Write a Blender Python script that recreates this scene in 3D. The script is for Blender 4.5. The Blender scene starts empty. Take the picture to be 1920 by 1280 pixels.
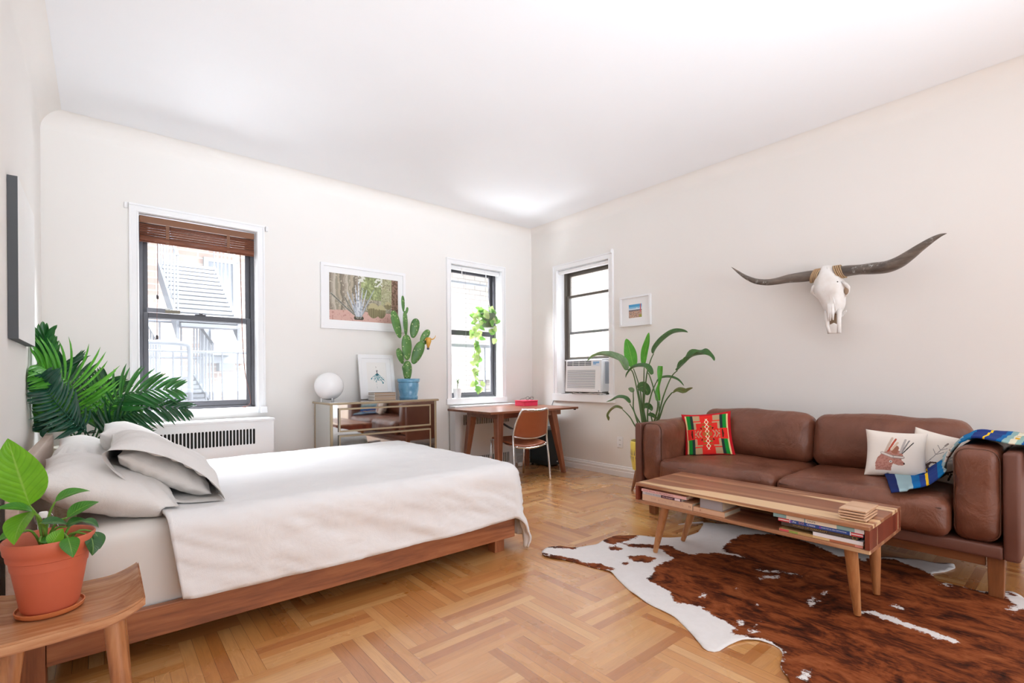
import bpy, bmesh, math, random
from mathutils import Vector, Matrix, noise
from math import sin, cos, pi, radians, sqrt, atan2, hypot, exp

D = bpy.data
S = bpy.context.scene
COL = S.collection
R = random.Random(7)

# ------------------------------------------------------------------ camera
F_PX, YAW, HZ, ROLL, CAM_H = 918.59, 0.874304, 706.55, 0.0072560, 1.12
FW = Vector((cos(YAW), sin(YAW), 0)); RT = Vector((sin(YAW), -cos(YAW), 0)); UP = Vector((0, 0, 1))
cam_d = D.cameras.new('camera'); cam = D.objects.new('camera', cam_d); COL.objects.link(cam)
cam_d.sensor_width = 36; cam_d.sensor_fit = 'HORIZONTAL'
cam_d.lens = 36 * F_PX / 1920
cam_d.shift_y = (HZ - 640) / 1920
cam_d.clip_start = 0.02; cam_d.clip_end = 200
_r = (RT * cos(ROLL) - UP * -sin(ROLL)); _u = (UP * cos(ROLL) + RT * sin(ROLL)); _r = (RT * cos(ROLL) - UP * sin(ROLL))
cam.matrix_world = Matrix(((_r.x, _u.x, -FW.x, 0), (_r.y, _u.y, -FW.y, 0), (_r.z, _u.z, -FW.z, CAM_H), (0, 0, 0, 1)))
S.camera = cam

# ------------------------------------------------------------------ world, lights, exposure
S.view_settings.view_transform = 'Standard'
S.view_settings.look = 'None'
S.view_settings.gamma = 1.0
S.view_settings.use_curve_mapping = False
S.view_settings.exposure = 0.7
W = D.worlds.new('daylight'); S.world = W; W.use_nodes = True
bg = W.node_tree.nodes['Background']; bg.inputs[0].default_value = (0.93, 0.96, 1.0, 1); bg.inputs[1].default_value = 0.8
S.cycles.diffuse_bounces = 6
S.cycles.max_bounces = 14
S.cycles.transparent_max_bounces = 16
S.cycles.sample_clamp_indirect = 6.0
S.cycles.caustics_reflective = False
S.cycles.caustics_refractive = False

def area(name, loc, target, sx, sy, watts, col=(1, 1, 1), spread=180):
    l = D.lights.new(name, 'AREA'); l.shape = 'RECTANGLE'; l.size = sx; l.size_y = sy; l.energy = watts; l.color = col; l.spread = radians(spread)
    o = D.objects.new(name, l); COL.objects.link(o); o.location = loc
    o.rotation_euler = (Vector(target) - Vector(loc)).to_track_quat('-Z', 'Y').to_euler()
    return o
area('skylight_window_one', (0.66, 6.4, 4.3), (0.9, 4.0, 0.9), 1.6, 1.6, 720, (0.94, 0.97, 1.0))
area('skylight_window_two', (3.5, 6.4, 4.3), (3.2, 4.0, 0.9), 1.6, 1.6, 640, (0.94, 0.97, 1.0))
area('skylight_window_three', (5.9, 4.0, 4.2), (3.9, 3.8, 0.9), 1.4, 1.4, 400, (0.94, 0.97, 1.0))
area('rear_fill_lamp', (2.0, -3.0, 1.7), (2.1, 2.0, 2.5), 4.6, 2.6, 42, (0.88, 0.94, 1.0))  # unseen fill lamp behind the camera, added to brighten sofa and rug
area('ceiling_fill_lamp', (1.6, -1.9, 1.4), (1.9, 1.5, 3.07), 3.4, 1.2, 31, (0.80, 0.90, 1.0), 66)  # unseen lamp aimed upwards, added to whiten the ceiling
area('courtyard_fill_one', (0.66, 7.3, -0.5), (0.66, 4.9, 1.5), 2.2, 1.2, 95, (0.92, 0.96, 1.0))  # this and the next two: unseen low lamps added to brighten the ceiling
area('courtyard_fill_two', (3.7, 7.2, -0.5), (3.54, 4.9, 1.5), 2.2, 1.2, 85, (0.92, 0.96, 1.0))
area('courtyard_fill_three', (6.6, 4.0, -0.5), (4.46, 4.0, 1.6), 1.8, 1.2, 70, (0.92, 0.96, 1.0))

# ------------------------------------------------------------------ picture ray helpers (pixel of a known plane -> point)
def ray(u, v):
    du, dv = u - 960, v - HZ
    x = cos(ROLL) * du + sin(ROLL) * dv; y = -sin(ROLL) * du + cos(ROLL) * dv
    return FW + RT * (x / F_PX) - UP * (y / F_PX)
CO = Vector((0, 0, CAM_H))
def onx(u, v, X): r = ray(u, v); return CO + r * (X / r.x)
def ony(u, v, Y): r = ray(u, v); return CO + r * (Y / r.y)
def onz(u, v, Z): r = ray(u, v); return CO + r * ((Z - CAM_H) / r.z)
def ond(u, v, d): return CO + ray(u, v) * d

# ------------------------------------------------------------------ colour and materials
def lin(c): return c / 12.92 if c <= 0.04045 else ((c + 0.055) / 1.055) ** 2.4
def hx(h): return tuple(lin(int(h[i:i + 2], 16) / 255) for i in (0, 2, 4))
def rgba(c): c = hx(c) if isinstance(c, str) else c; return (c[0], c[1], c[2], 1)

class NT:
    def __init__(s, name):
        s.m = D.materials.new(name); s.m.use_nodes = True; s.t = s.m.node_tree
        s.b = s.t.nodes['Principled BSDF']; s.out = s.t.nodes['Material Output']
    def n(s, typ, _out=0, _p=None, **inp):
        nd = s.t.nodes.new('ShaderNode' + typ)
        for k, v in (_p or {}).items(): setattr(nd, k, v)
        for k, v in inp.items():
            key = int(k[1:]) if k[0] == 'i' and k[1:].isdigit() else k.replace('_', ' ')
            s.set(nd.inputs[key], v)
        return nd.outputs[_out]
    def set(s, sock, v):
        if isinstance(v, bpy.types.NodeSocket): s.t.links.new(v, sock)
        else: sock.default_value = v
    def P(s, **inp):
        for k, v in inp.items(): s.set(s.b.inputs[k.replace('_', ' ')], v)
    def math(s, op, a, b=0.0, c=0.0): return s.n('Math', _p={'operation': op}, i0=a, i1=b, i2=c)
    def mix(s, f, a, b, mode='MIX'):
        nd = s.t.nodes.new('ShaderNodeMix'); nd.data_type = 'RGBA'; nd.blend_type = mode
        s.set(nd.inputs[0], f); s.set(nd.inputs[6], rgba(a) if not isinstance(a, bpy.types.NodeSocket) else a)
        s.set(nd.inputs[7], rgba(b) if not isinstance(b, bpy.types.NodeSocket) else b)
        return nd.outputs[2]
    def ramp(s, f, stops, interp='LINEAR'):
        nd = s.t.nodes.new('ShaderNodeValToRGB'); s.set(nd.inputs[0], f); cr = nd.color_ramp; cr.interpolation = interp
        while len(cr.elements) < len(stops): cr.elements.new(0.5)
        for e, (p, c) in zip(cr.elements, stops): e.position = p; e.color = rgba(c)
        return nd.outputs[0]
    def co(s, kind='Object'): return s.n('TexCoord', _out={'Generated': 0, 'Normal': 1, 'UV': 2, 'Object': 3}[kind])
    def mapv(s, v, scale=(1, 1, 1), loc=(0, 0, 0), rot=(0, 0, 0)): return s.n('Mapping', Vector=v, Scale=scale, Location=loc, Rotation=rot)
    def noise(s, v, scale=5, detail=4, rough=0.5, dist=0.0, out=0): return s.n('TexNoise', _out=out, Vector=v, Scale=scale, Detail=detail, Roughness=rough, Distortion=dist)
    def bump(s, h, strength=0.2, dist=0.01): s.P(Normal=s.n('Bump', Height=h, Strength=strength, Distance=dist))

def plain(name, c, rough=0.5, metal=0.0, spec=0.5, **kw):
    t = NT(name); t.P(Base_Color=rgba(c), Roughness=rough, Metallic=metal, Specular_IOR_Level=spec)
    for k, v in kw.items(): t.P(**{k: v})
    return t.m

def wood(name, c1, c2, c3, axis='x', scale=1.0, rough=0.4, ring=1.0):
    t = NT(name); sc = {'x': (1.2, 14, 14), 'y': (14, 1.2, 14), 'z': (14, 14, 1.2)}[axis]
    v = t.mapv(t.co(), tuple(k * scale for k in sc))
    a = t.noise(v, 1.0, 4, 0.55, 1.2 * ring); b = t.noise(t.mapv(v, (3.2, 3.2, 3.2), (3, 1, 7)), 2.5, 5, 0.6)
    f = t.math('ADD', t.math('MULTIPLY', a, 0.72), t.math('MULTIPLY', b, 0.28))
    t.P(Base_Color=t.ramp(f, [(0.34, c1), (0.5, c2), (0.66, c3)]), Roughness=rough)
    t.bump(b, 0.06, 0.003)
    return t.m

def fabric(name, c, scale=60, strength=0.25, rough=0.85, c2=None, wr=5.0):
    t = NT(name); v = t.co()
    w = t.noise(t.mapv(v, (1, 1.6, 1)), wr, 5, 0.55, 0.6); fi = t.noise(v, scale * 6, 2, 0.5)
    if c2: t.P(Base_Color=t.mix(t.ramp(w, [(0.35, (0, 0, 0)), (0.65, (1, 1, 1))]), c, c2))
    else: t.P(Base_Color=rgba(c))
    t.P(Roughness=rough, Specular_IOR_Level=0.15, Sheen_Weight=0.05)
    t.bump(t.math('ADD', w, t.math('MULTIPLY', fi, 0.06)), strength, 0.02)
    return t.m

def vcol(name, rough=0.7, attr='Col', spec=0.3):
    t = NT(name); t.P(Base_Color=t.n('VertexColor', _p={'layer_name': attr}), Roughness=rough, Specular_IOR_Level=spec)
    return t.m

# ------------------------------------------------------------------ mesh building
def smooth_noise(p, s=1.0, seed=0.0): return noise.noise(Vector((p[0] * s + seed, p[1] * s + seed * 1.7, p[2] * s - seed)))

class MB:
    """collects shapes and links them as one mesh object"""
    def __init__(s): s.bm = bmesh.new(); s.uv = None; s.cl = None
    def _faces(s, vs, fs):
        bv = [s.bm.verts.new(v) for v in vs]; out = []
        for f in fs:
            try: out.append(s.bm.faces.new([bv[i] for i in f]))
            except ValueError: pass
        return bv, out
    def box(s, x0, x1, y0, y1, z0, z1, M=None, bevel=0.0, seg=2):
        if x0 > x1: x0, x1 = x1, x0
        if y0 > y1: y0, y1 = y1, y0
        if z0 > z1: z0, z1 = z1, z0
        vs = [Vector((x, y, z)) for z in (z0, z1) for y in (y0, y1) for x in (x0, x1)]
        if M is not None: vs = [M @ v for v in vs]
        bv, f = s._faces(vs, [(0, 2, 3, 1), (4, 5, 7, 6), (0, 1, 5, 4), (2, 6, 7, 3), (0, 4, 6, 2), (1, 3, 7, 5)])
        if bevel > 0:
            es = list({e for fc in f for e in fc.edges})
            bmesh.ops.bevel(s.bm, geom=es, offset=bevel, segments=seg, affect='EDGES', profile=0.5)
        return s
    def hexa(s, a, b, bevel=0.0):
        """a: 4 bottom points, b: 4 top points (same winding, counter-clockwise from above)"""
        vs = [Vector(p) for p in list(a) + list(b)]
        bv, f = s._faces(vs, [(3, 2, 1, 0), (4, 5, 6, 7), (0, 1, 5, 4), (1, 2, 6, 5), (2, 3, 7, 6), (3, 0, 4, 7)])
        if bevel > 0:
            bmesh.ops.bevel(s.bm, geom=list({e for fc in f for e in fc.edges}), offset=bevel, segments=2, affect='EDGES', profile=0.5)
        return s
    def tube(s, pts, rad, seg=10, caps=True, flat=1.0, up=None, closed=False):
        pts = [Vector(p) for p in pts]; n = len(pts)
        rad = [rad] * n if not hasattr(rad, '__len__') else rad
        rings = []; prev = None
        for i, p in enumerate(pts):
            if closed: t = pts[(i + 1) % n] - pts[i - 1]
            else: t = pts[min(i + 1, n - 1)] - pts[max(i - 1, 0)]
            if t.length < 1e-9: t = Vector((0, 0, 1))
            t.normalize()
            if prev is None:
                a = Vector(up) if up else (Vector((0, 0, 1)) if abs(t.z) < 0.9 else Vector((1, 0, 0)))
                a = (a - t * a.dot(t)).normalized()
            else: a = (prev - t * prev.dot(t)); a = a.normalized() if a.length > 1e-6 else prev
            prev = a; b = t.cross(a)
            rings.append([s.bm.verts.new(p + (a * cos(2 * pi * k / seg) * flat + b * sin(2 * pi * k / seg)) * rad[i]) for k in range(seg)])
        m = n if closed else n - 1
        for i in range(m):
            r0, r1 = rings[i], rings[(i + 1) % n]
            for k in range(seg):
                s.bm.faces.new((r0[k], r0[(k + 1) % seg], r1[(k + 1) % seg], r1[k]))
        if caps and not closed:
            s.bm.faces.new(list(reversed(rings[0]))); s.bm.faces.new(rings[-1])
        return s
    def lathe(s, prof, c=(0, 0, 0), seg=32, M=None, sx=1.0, sy=1.0):
        c = Vector(c); rings = []
        for r, z in prof:
            if r <= 1e-6:
                p = Vector((0, 0, z)); rings.append([s.bm.verts.new((M @ p if M else p) + c)])
            else:
                ring = []
                for k in range(seg):
                    p = Vector((r * sx * cos(2 * pi * k / seg), r * sy * sin(2 * pi * k / seg), z)); ring.append(s.bm.verts.new((M @ p if M else p) + c))
                rings.append(ring)
        for a, b in zip(rings, rings[1:]):
            for k in range(seg):
                k2 = (k + 1) % seg
                if len(a) == 1 and len(b) == 1: continue
                if len(a) == 1: s.bm.faces.new((a[0], b[k2], b[k]))
                elif len(b) == 1: s.bm.faces.new((a[k], a[k2], b[0]))
                else: s.bm.faces.new((a[k], a[k2], b[k2], b[k]))
        return s
    def grid(s, fn, nu, nv, cu=False, cv=False, col=None, uv=False):
        """fn(u,v)->point, u,v in 0..1; col(u,v)->rgb per face"""
        V = [[s.bm.verts.new(fn(i / nu, j / nv)) for j in range(nv + (0 if cv else 1))] for i in range(nu + (0 if cu else 1))]
        if col and s.cl is None: s.cl = s.bm.loops.layers.float_color.new('Col')
        if uv and s.uv is None: s.uv = s.bm.loops.layers.uv.new('UVMap')
        for i in range(nu):
            for j in range(nv):
                i2 = (i + 1) % len(V); j2 = (j + 1) % len(V[0])
                try: f = s.bm.faces.new((V[i][j], V[i2][j], V[i2][j2], V[i][j2]))
                except ValueError: continue
                if col:
                    c = rgba(col((i + .5) / nu, (j + .5) / nv))
                    for l in f.loops: l[s.cl] = c
                if uv:
                    for l, (a, b) in zip(f.loops, ((i, j), (i + 1, j), (i + 1, j + 1), (i, j + 1))): l[s.uv].uv = (a / nu, b / nv)
        return V
    def poly(s, pts, thick=None):
        """planar polygon, optionally extruded by vector thick"""
        v = [s.bm.verts.new(p) for p in pts]; f = s.bm.faces.new(v)
        if thick is not None:
            r = bmesh.ops.extrude_face_region(s.bm, geom=[f])
            bmesh.ops.translate(s.bm, vec=Vector(thick), verts=[g for g in r['geom'] if isinstance(g, bmesh.types.BMVert)])
        return s
    def rbox(s, c, half, r, n=10, bulge=(0, 0, 0), nz=0.0, ns=6.0, seed=0.0, M=None, shape=None):
        """soft box: rounded edges, bulging faces, noise"""
        c = Vector(c); h = Vector(half); inner = Vector((max(h.x - r, 0), max(h.y - r, 0), max(h.z - r, 0)))
        cache = {}
        def vert(p):
            key = (round(p[0], 5), round(p[1], 5), round(p[2], 5))
            if key in cache: return cache[key]
            q = Vector((p[0] * h.x, p[1] * h.y, p[2] * h.z))
            k = Vector((max(-inner.x, min(inner.x, q.x)), max(-inner.y, min(inner.y, q.y)), max(-inner.z, min(inner.z, q.z))))
            d = q - k; d = d.normalized() * r if d.length > 1e-9 else d
            o = k + d
            a = [1 - min(1, abs(o[i] / h[i])) ** 2 for i in range(3)]
            o = o + Vector((bulge[0] * a[1] * a[2] * p[0], bulge[1] * a[0] * a[2] * p[1], bulge[2] * a[0] * a[1] * p[2]))
            if shape: o = Vector(shape(o))
            if nz:
                dn = (q - k).normalized() if (q - k).length > 1e-9 else Vector(p).normalized()
                o = o + dn * nz * (smooth_noise(o + c, ns, seed) + 0.5 * smooth_noise(o + c, ns * 2.3, seed + 5))
            if M is not None: o = M @ o
            cache[key] = s.bm.verts.new(o + c); return cache[key]
        def cr(i):  # denser near the edges
            t = -1 + 2 * i / n; return math.copysign(abs(t) ** 0.72, t)
        for ax in range(3):
            for sg in (-1, 1):
                for i in range(n):
                    for j in range(n):
                        q = []
                        for (a, b) in ((i, j), (i + 1, j), (i + 1, j + 1), (i, j + 1)):
                            p = [0, 0, 0]; p[ax] = sg; p[(ax + 1) % 3] = cr(a); p[(ax + 2) % 3] = cr(b); q.append(vert(tuple(p)))
                        if sg < 0: q.reverse()
                        try: s.bm.faces.new(q)
                        except ValueError: pass
        return s
    def build(s, name, m, parent=None, world=True, smooth=False, solid=0.0, angle=None, subsurf=0):
        if s.bm.faces: bmesh.ops.recalc_face_normals(s.bm, faces=s.bm.faces) if smooth != 'keep' else None
        me = D.meshes.new(name); o = D.objects.new(name, me); COL.objects.link(o)
        if parent is not None:
            o.parent = parent
            if world:
                root = parent
                while root.parent: root = root.parent
                bmesh.ops.translate(s.bm, vec=-root.location, verts=s.bm.verts)
        else:
            vs = [v.co for v in s.bm.verts]
            b = Vector(((min(v.x for v in vs) + max(v.x for v in vs)) / 2, (min(v.y for v in vs) + max(v.y for v in vs)) / 2, min(v.z for v in vs)))
            bmesh.ops.translate(s.bm, vec=-b, verts=s.bm.verts); o.location = b
        if smooth:
            for f in s.bm.faces: f.smooth = True
            if angle is not None:
                for e in s.bm.edges:
                    if len(e.link_faces) == 2 and e.calc_face_angle(0) > radians(angle): e.smooth = False
        s.bm.to_mesh(me); s.bm.free()
        for k in (m if isinstance(m, (list, tuple)) else [m]): me.materials.append(k)
        if solid:
            md = o.modifiers.new('thickness', 'SOLIDIFY'); md.thickness = solid; md.offset = 0
        if subsurf:
            md = o.modifiers.new('smooth', 'SUBSURF'); md.levels = subsurf; md.render_levels = subsurf
        return o

from mathutils.bvhtree import BVHTree
def bvh(obs):
    bpy.context.view_layer.update(); dg = bpy.context.evaluated_depsgraph_get(); vs, ps = [], []
    for o in obs:
        e = o.evaluated_get(dg); me = e.to_mesh(); b = len(vs)
        vs += [e.matrix_world @ v.co for v in me.vertices]; ps += [tuple(b + i for i in p.vertices) for p in me.polygons]; e.to_mesh_clear()
    return BVHTree.FromPolygons(vs, ps)
def settle(o, solids=(), tops=(), margin=.004, deep=.14, rounds=2):
    """soft contact: press the vertices of o out of the solids it lies against, and up on to the surfaces below it"""
    bpy.context.view_layer.update(); mw = o.matrix_world.copy(); inv = mw.inverted()
    T = [bvh([s]) for s in solids]; U = bvh(tops) if tops else None
    for _ in range(rounds):
        for v in o.data.vertices:
            p = mw @ v.co
            if U:
                h, n, i, d = U.ray_cast(Vector((p.x, p.y, 3.0)), Vector((0, 0, -1)))
                if h and p.z < h.z + margin: p.z = h.z + margin
            for t in T:
                q, n, i, d = t.find_nearest(p)
                if q is None: continue
                k = (p - q).dot(n)
                if k < 0 and d < deep: p = q + n * margin
                elif k >= 0 and d < margin: p = q + n * margin
            v.co = inv @ p
    o.data.update(); return o
def each(name, m, parent, boxes, bevel=0.0, **kw):
    return [MB().box(*q, bevel=bevel).build(name, m, parent, **kw) for q in boxes]
def thing(name, label, cat, loc=(0, 0, 0), group=None, rotz=0.0):
    o = D.objects.new(name, None); COL.objects.link(o); o.location = loc; o.rotation_euler = (0, 0, rotz)
    o.empty_display_size = 0.05
    return tag(o, label, cat, group)
def tag(o, label, cat, group=None, kind=None):
    if label: o['label'] = label
    if cat: o['category'] = cat
    if group: o['group'] = group
    if kind: o['kind'] = kind
    return o
def struct(o, label=None):
    o['kind'] = 'structure'
    if label: o['label'] = label
    return o
def sroot(name, loc=(0, 0, 0)):
    o = D.objects.new(name, None); COL.objects.link(o); o.location = loc; o['kind'] = 'structure'; return o
def text(name, body, m, parent, M, size, width=None, depth=0.0004):
    """lettering lying in the local xy plane of M (root-local if parented)"""
    c = D.curves.new(name, 'FONT'); c.body = body; c.size = size; c.align_x = 'CENTER'; c.align_y = 'CENTER'; c.extrude = depth
    o = D.objects.new(name, c); COL.objects.link(o); c.materials.append(m)
    bpy.context.view_layer.update()
    if width and o.dimensions.x > 0: c.size = size; sx = width / o.dimensions.x; M = M @ Matrix.Diagonal((sx, 1, 1, 1))
    root = parent
    while root.parent: root = root.parent
    bpy.context.view_layer.update()
    me = D.meshes.new_from_object(o.evaluated_get(bpy.context.evaluated_depsgraph_get()))
    D.objects.remove(o); D.curves.remove(c)
    o = D.objects.new(name, me); COL.objects.link(o); o.parent = parent
    me.transform(Matrix.Translation(-root.location) @ M)
    if not me.materials: me.materials.append(m)
    return o
def frame(x, y, o):
    """matrix with local x along x, local y along y, origin o"""
    x = Vector(x).normalized(); y = Vector(y); y = (y - x * y.dot(x)).normalized(); z = x.cross(y)
    return Matrix(((x.x, y.x, z.x, o[0]), (x.y, y.y, z.y, o[1]), (x.z, y.z, z.z, o[2]), (0, 0, 0, 1)))
def lerp(a, b, t): return a + (b - a) * t
def spline(pts, n):
    """Catmull-Rom through pts (tuples of any length), n samples"""
    P = [tuple(p) for p in pts]; m = len(P) - 1; out = []
    for i in range(n + 1):
        t = i / n * m; k = min(int(t), m - 1); f = t - k
        p0 = P[max(k - 1, 0)]; p1 = P[k]; p2 = P[k + 1]; p3 = P[min(k + 2, m)]
        out.append(tuple(0.5 * ((2 * b) + (c - a) * f + (2 * a - 5 * b + 4 * c - d) * f * f + (3 * b - a - 3 * c + d) * f ** 3) for a, b, c, d in zip(p0, p1, p2, p3)))
    return out
# ================================================================== SETTING
XL, XR, YB, ZC, CV = -0.335, 4.458, 4.904, 3.07, 0.12
YF = -3.2                                   # room is open behind the camera (the flat goes on there)
def paint(name, c, rough=0.75):
    t = NT(name); v = t.co(); n = t.noise(v, 1.3, 3, 0.5); f = t.noise(v, 220, 2, 0.5)
    t.P(Base_Color=t.mix(t.ramp(n, [(0.35, (0, 0, 0)), (0.65, (1, 1, 1))]), c, tuple(k * 0.985 for k in (hx(c) if isinstance(c, str) else c))), Roughness=rough, Specular_IOR_Level=0.25)
    t.bump(f, 0.03, 0.001); return t.m
M_WALL = paint('cream wall paint', (0.84, 0.815, 0.785))
M_CEIL = paint('ceiling paint', (0.87, 0.88, 0.90))
M_TRIM = paint('white gloss trim', (0.88, 0.88, 0.89), 0.4)
M_WHITE = plain('white enamel', (0.86, 0.86, 0.87), 0.4)

# --- parquet floor: axis-aligned herringbone of five-strip blocks
def build_floor():
    gx, gy, ns = 0.24, 0.2287, 5
    bm = bmesh.new(); uvl = bm.loops.layers.uv.new('UVMap'); idl = bm.loops.layers.float_color.new('strip')
    rnd = random.Random(3)
    def strip(x0, x1, y0, y1, along):
        x0, x1 = max(x0, XL - .1), min(x1, XR + .1); y0, y1 = max(y0, YF), min(y1, YB + .1)
        if x1 - x0 < 1e-4 or y1 - y0 < 1e-4: return
        vs = [bm.verts.new((x, y, 0)) for x, y in ((x0, y0), (x1, y0), (x1, y1), (x0, y1))]
        f = bm.faces.new(vs); w, h = x1 - x0, y1 - y0
        uv = [(0, 0), (w, 0), (w, h), (0, h)] if along == 'x' else [(0, 0), (0, w), (h, w), (h, 0)]
        c = (rnd.random(), rnd.random(), w if along == 'x' else h, 1)
        for l, q in zip(f.loops, uv): l[uvl].uv = q; l[idl] = c
    for i in range(-3, 22):
        for j in range(-16, 24):
            k = (i - j) % 4
            if k == 1:
                for q in range(ns): strip(i * gx, (i + 2) * gx, (j + q / ns) * gy, (j + (q + 1) / ns) * gy, 'x')
            if k == 0:
                for q in range(ns): strip((i + q / ns) * gx, (i + (q + 1) / ns) * gx, j * gy, (j + 2) * gy, 'y')
    me = D.meshes.new('floor'); bm.to_mesh(me); bm.free()
    o = D.objects.new('floor', me); COL.objects.link(o); struct(o)
    t = NT('oak parquet')
    uv = t.n('UVMap', _p={'uv_map': 'UVMap'}); col = t.n('VertexColor', _p={'layer_name': 'strip'})
    sep = t.n('SeparateColor', Color=col); nd = sep.node; r, g, ln = nd.outputs[0], nd.outputs[1], nd.outputs[2]
    suv = t.n('SeparateXYZ', Vector=uv).node
    off = t.n('CombineXYZ', X=t.math('MULTIPLY', r, 37.0), Y=t.math('MULTIPLY', g, 53.0), Z=r)
    p = t.n('VectorMath', _p={'operation': 'ADD'}, i0=uv, i1=off)
    a = t.noise(t.mapv(p, (5, 60, 1)), 1.0, 5, 0.6, 0.9); b = t.noise(t.mapv(p, (16, 330, 1)), 1.0, 4, 0.6)
    fine = t.math('ADD', t.math('MULTIPLY', a, 0.6), t.math('MULTIPLY', b, 0.4))
    base = t.ramp(r, [(0.0, 'b26f35'), (0.2, 'c88849'), (0.6, 'd39757'), (0.9, 'dfab6e'), (1.0, 'b0692f')])
    grain = t.ramp(fine, [(0.30, (0.72, 0.68, 0.62)), (0.55, (1, 1, 1))])
    c = t.mix(0.75, base, grain, 'MULTIPLY')
    v = suv.outputs[1]; u = suv.outputs[0]
    e1 = t.math('MINIMUM', v, t.math('SUBTRACT', 0.0469, v)); e2 = t.math('MINIMUM', u, t.math('SUBTRACT', ln, u))
    e = t.math('MINIMUM', e1, e2)
    gap = t.ramp(t.math('MULTIPLY', e, 400.0), [(0.0, (0.32, 0.24, 0.17)), (0.30, (1, 1, 1))])
    c = t.mix(0.8, c, gap, 'MULTIPLY')
    wear = t.noise(t.co(), 2.2, 4, 0.6)
    t.P(Base_Color=c, Roughness=t.ramp(wear, [(0.3, (0.20,) * 3), (0.7, (0.36,) * 3)]), Specular_IOR_Level=0.55, Coat_Weight=1.0, Coat_Roughness=0.24, Coat_IOR=1.95)
    t.bump(t.math('ADD', t.math('MULTIPLY', b, 0.25), t.math('MULTIPLY', wear, 0.1)), 0.05, 0.004)
    me.materials.append(t.m)
build_floor()

# --- walls with openings
W1 = dict(a0=0.228, a1=1.085, z0=0.862, z1=2.455)     # back wall, left window (x range)
W2 = dict(a0=3.160, a1=3.925, z0=0.868, z1=2.468)     # back wall, right window
W3 = dict(a0=3.580, a1=4.415, z0=0.905, z1=2.470)     # right wall window (y range)
TH = 0.24
def wall(name, axis, pos, lo, hi, holes, out):
    b = MB(); cuts = sorted(holes, key=lambda h: h['a0']); z1 = ZC + 0.1
    def bx(a0, a1, z0, z1):
        p0, p1 = (pos, pos + out) if out > 0 else (pos + out, pos)
        if axis == 'y': b.box(a0, a1, p0, p1, z0, z1)
        else: b.box(p0, p1, a0, a1, z0, z1)
    a = lo
    for h in cuts:
        bx(a, h['a0'], 0, z1); bx(h['a0'], h['a1'], 0, h['z0']); bx(h['a0'], h['a1'], h['z1'], z1); a = h['a1']
    bx(a, hi, 0, z1)
    return struct(b.build(name, M_WALL))
wall('wall_back', 'y', YB, XL - .2, XR + .2, [W1, W2], TH)
wall('wall_right', 'x', XR, YF, YB, [W3], TH)
wall('wall_left', 'x', XL, YF, YB, [], -0.2)
struct(MB().box(XL - .2, XR + .24, YF, YB + .24, ZC, ZC + 0.12).build('ceiling', M_CEIL))
# coved corner between walls and ceiling, painted like the walls
def cove(name, pts_lo, pts_hi):
    b = MB()
    def fn(u, v):
        a = Vector(pts_lo[0]).lerp(Vector(pts_lo[1]), u); c = Vector(pts_hi[0]).lerp(Vector(pts_hi[1]), u)
        th = v * pi / 2                               # a on the wall (low), c on the ceiling (out)
        h = c - a; hor = Vector((h.x, h.y, 0)); ver = Vector((0, 0, h.z))
        return a + hor * (1 - cos(th)) + ver * sin(th)
    b.grid(fn, 1, 10)
    return struct(b.build(name, M_WALL, smooth=True))
zl = ZC - CV
cove('trim_1', ((XL, YB, zl), (XR, YB, zl)), ((XL + CV, YB - CV, ZC - .001), (XR - CV, YB - CV, ZC - .001)))
cove('trim_2', ((XR, YB, zl), (XR, YF, zl)), ((XR - CV, YB - CV, ZC - .001), (XR - CV, YF, ZC - .001)))
cove('trim_3', ((XL, YF, zl), (XL, YB, zl)), ((XL + CV, YF, ZC - .001), (XL + CV, YB - CV, ZC - .001)))
# baseboards: stepped moulding
def baseboard(name, prof, p0, p1, nrm):
    b = MB(); p0, p1, nrm = Vector(p0), Vector(p1), Vector(nrm)
    vs = []
    for p in (p0, p1): vs.append([b.bm.verts.new(p + nrm * d + Vector((0, 0, z))) for d, z in prof])
    for k in range(len(prof) - 1): b.bm.faces.new((vs[0][k], vs[1][k], vs[1][k + 1], vs[0][k + 1]))
    b.bm.faces.new(vs[0]); b.bm.faces.new(vs[1])
    return struct(b.build(name, M_TRIM))
PB = [(0, 0), (0.022, 0), (0.022, 0.055), (0.017, 0.060), (0.017, 0.075), (0.020, 0.080), (0.016, 0.092), (0.011, 0.097), (0.011, 0.108), (0.006, 0.114), (0.0, 0.116)]
baseboard('baseboard_right', PB, (XR, YB, 0), (XR, YF, 0), (-1, 0, 0))
baseboard('baseboard_back', PB, (XL, YB, 0), (XR, YB, 0), (0, -1, 0))
baseboard('baseboard_left', PB, (XL, YF, 0), (XL, YB, 0), (1, 0, 0))

# --- windows
M_SASH = plain('dark bronze sash', '47464b', 0.45)
M_SASH3 = plain('brown bronze sash', '5b544c', 0.45)
def glass_mat(name, haze):
    t = NT(name); tr = t.n('BsdfTransparent', Color=(0.97, 0.985, 1, 1)); gl = t.n('BsdfGlossy', Color=(1, 1, 1, 1), Roughness=0.03)
    dirt = t.n('BsdfTranslucent', Color=(0.95, 0.97, 1, 1))
    n = t.noise(t.co(), 9, 5, 0.6); sp = t.noise(t.co(), 160, 3, 0.7)
    hz = t.math('ADD', haze, t.math('MULTIPLY', t.math('MULTIPLY', t.ramp(n, [(0.5, (0, 0, 0)), (0.72, (1, 1, 1))]), t.ramp(sp, [(0.45, (0, 0, 0)), (0.6, (1, 1, 1))])), 0.022))
    m1 = t.n('MixShader', Fac=hz, i1=tr, i2=dirt); m2 = t.n('MixShader', Fac=0.025, i1=m1, i2=gl)
    t.t.links.new(m2, t.out.inputs[0]); return t.m
M_GLASS = glass_mat('dusty window glass', 0.010)
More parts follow.
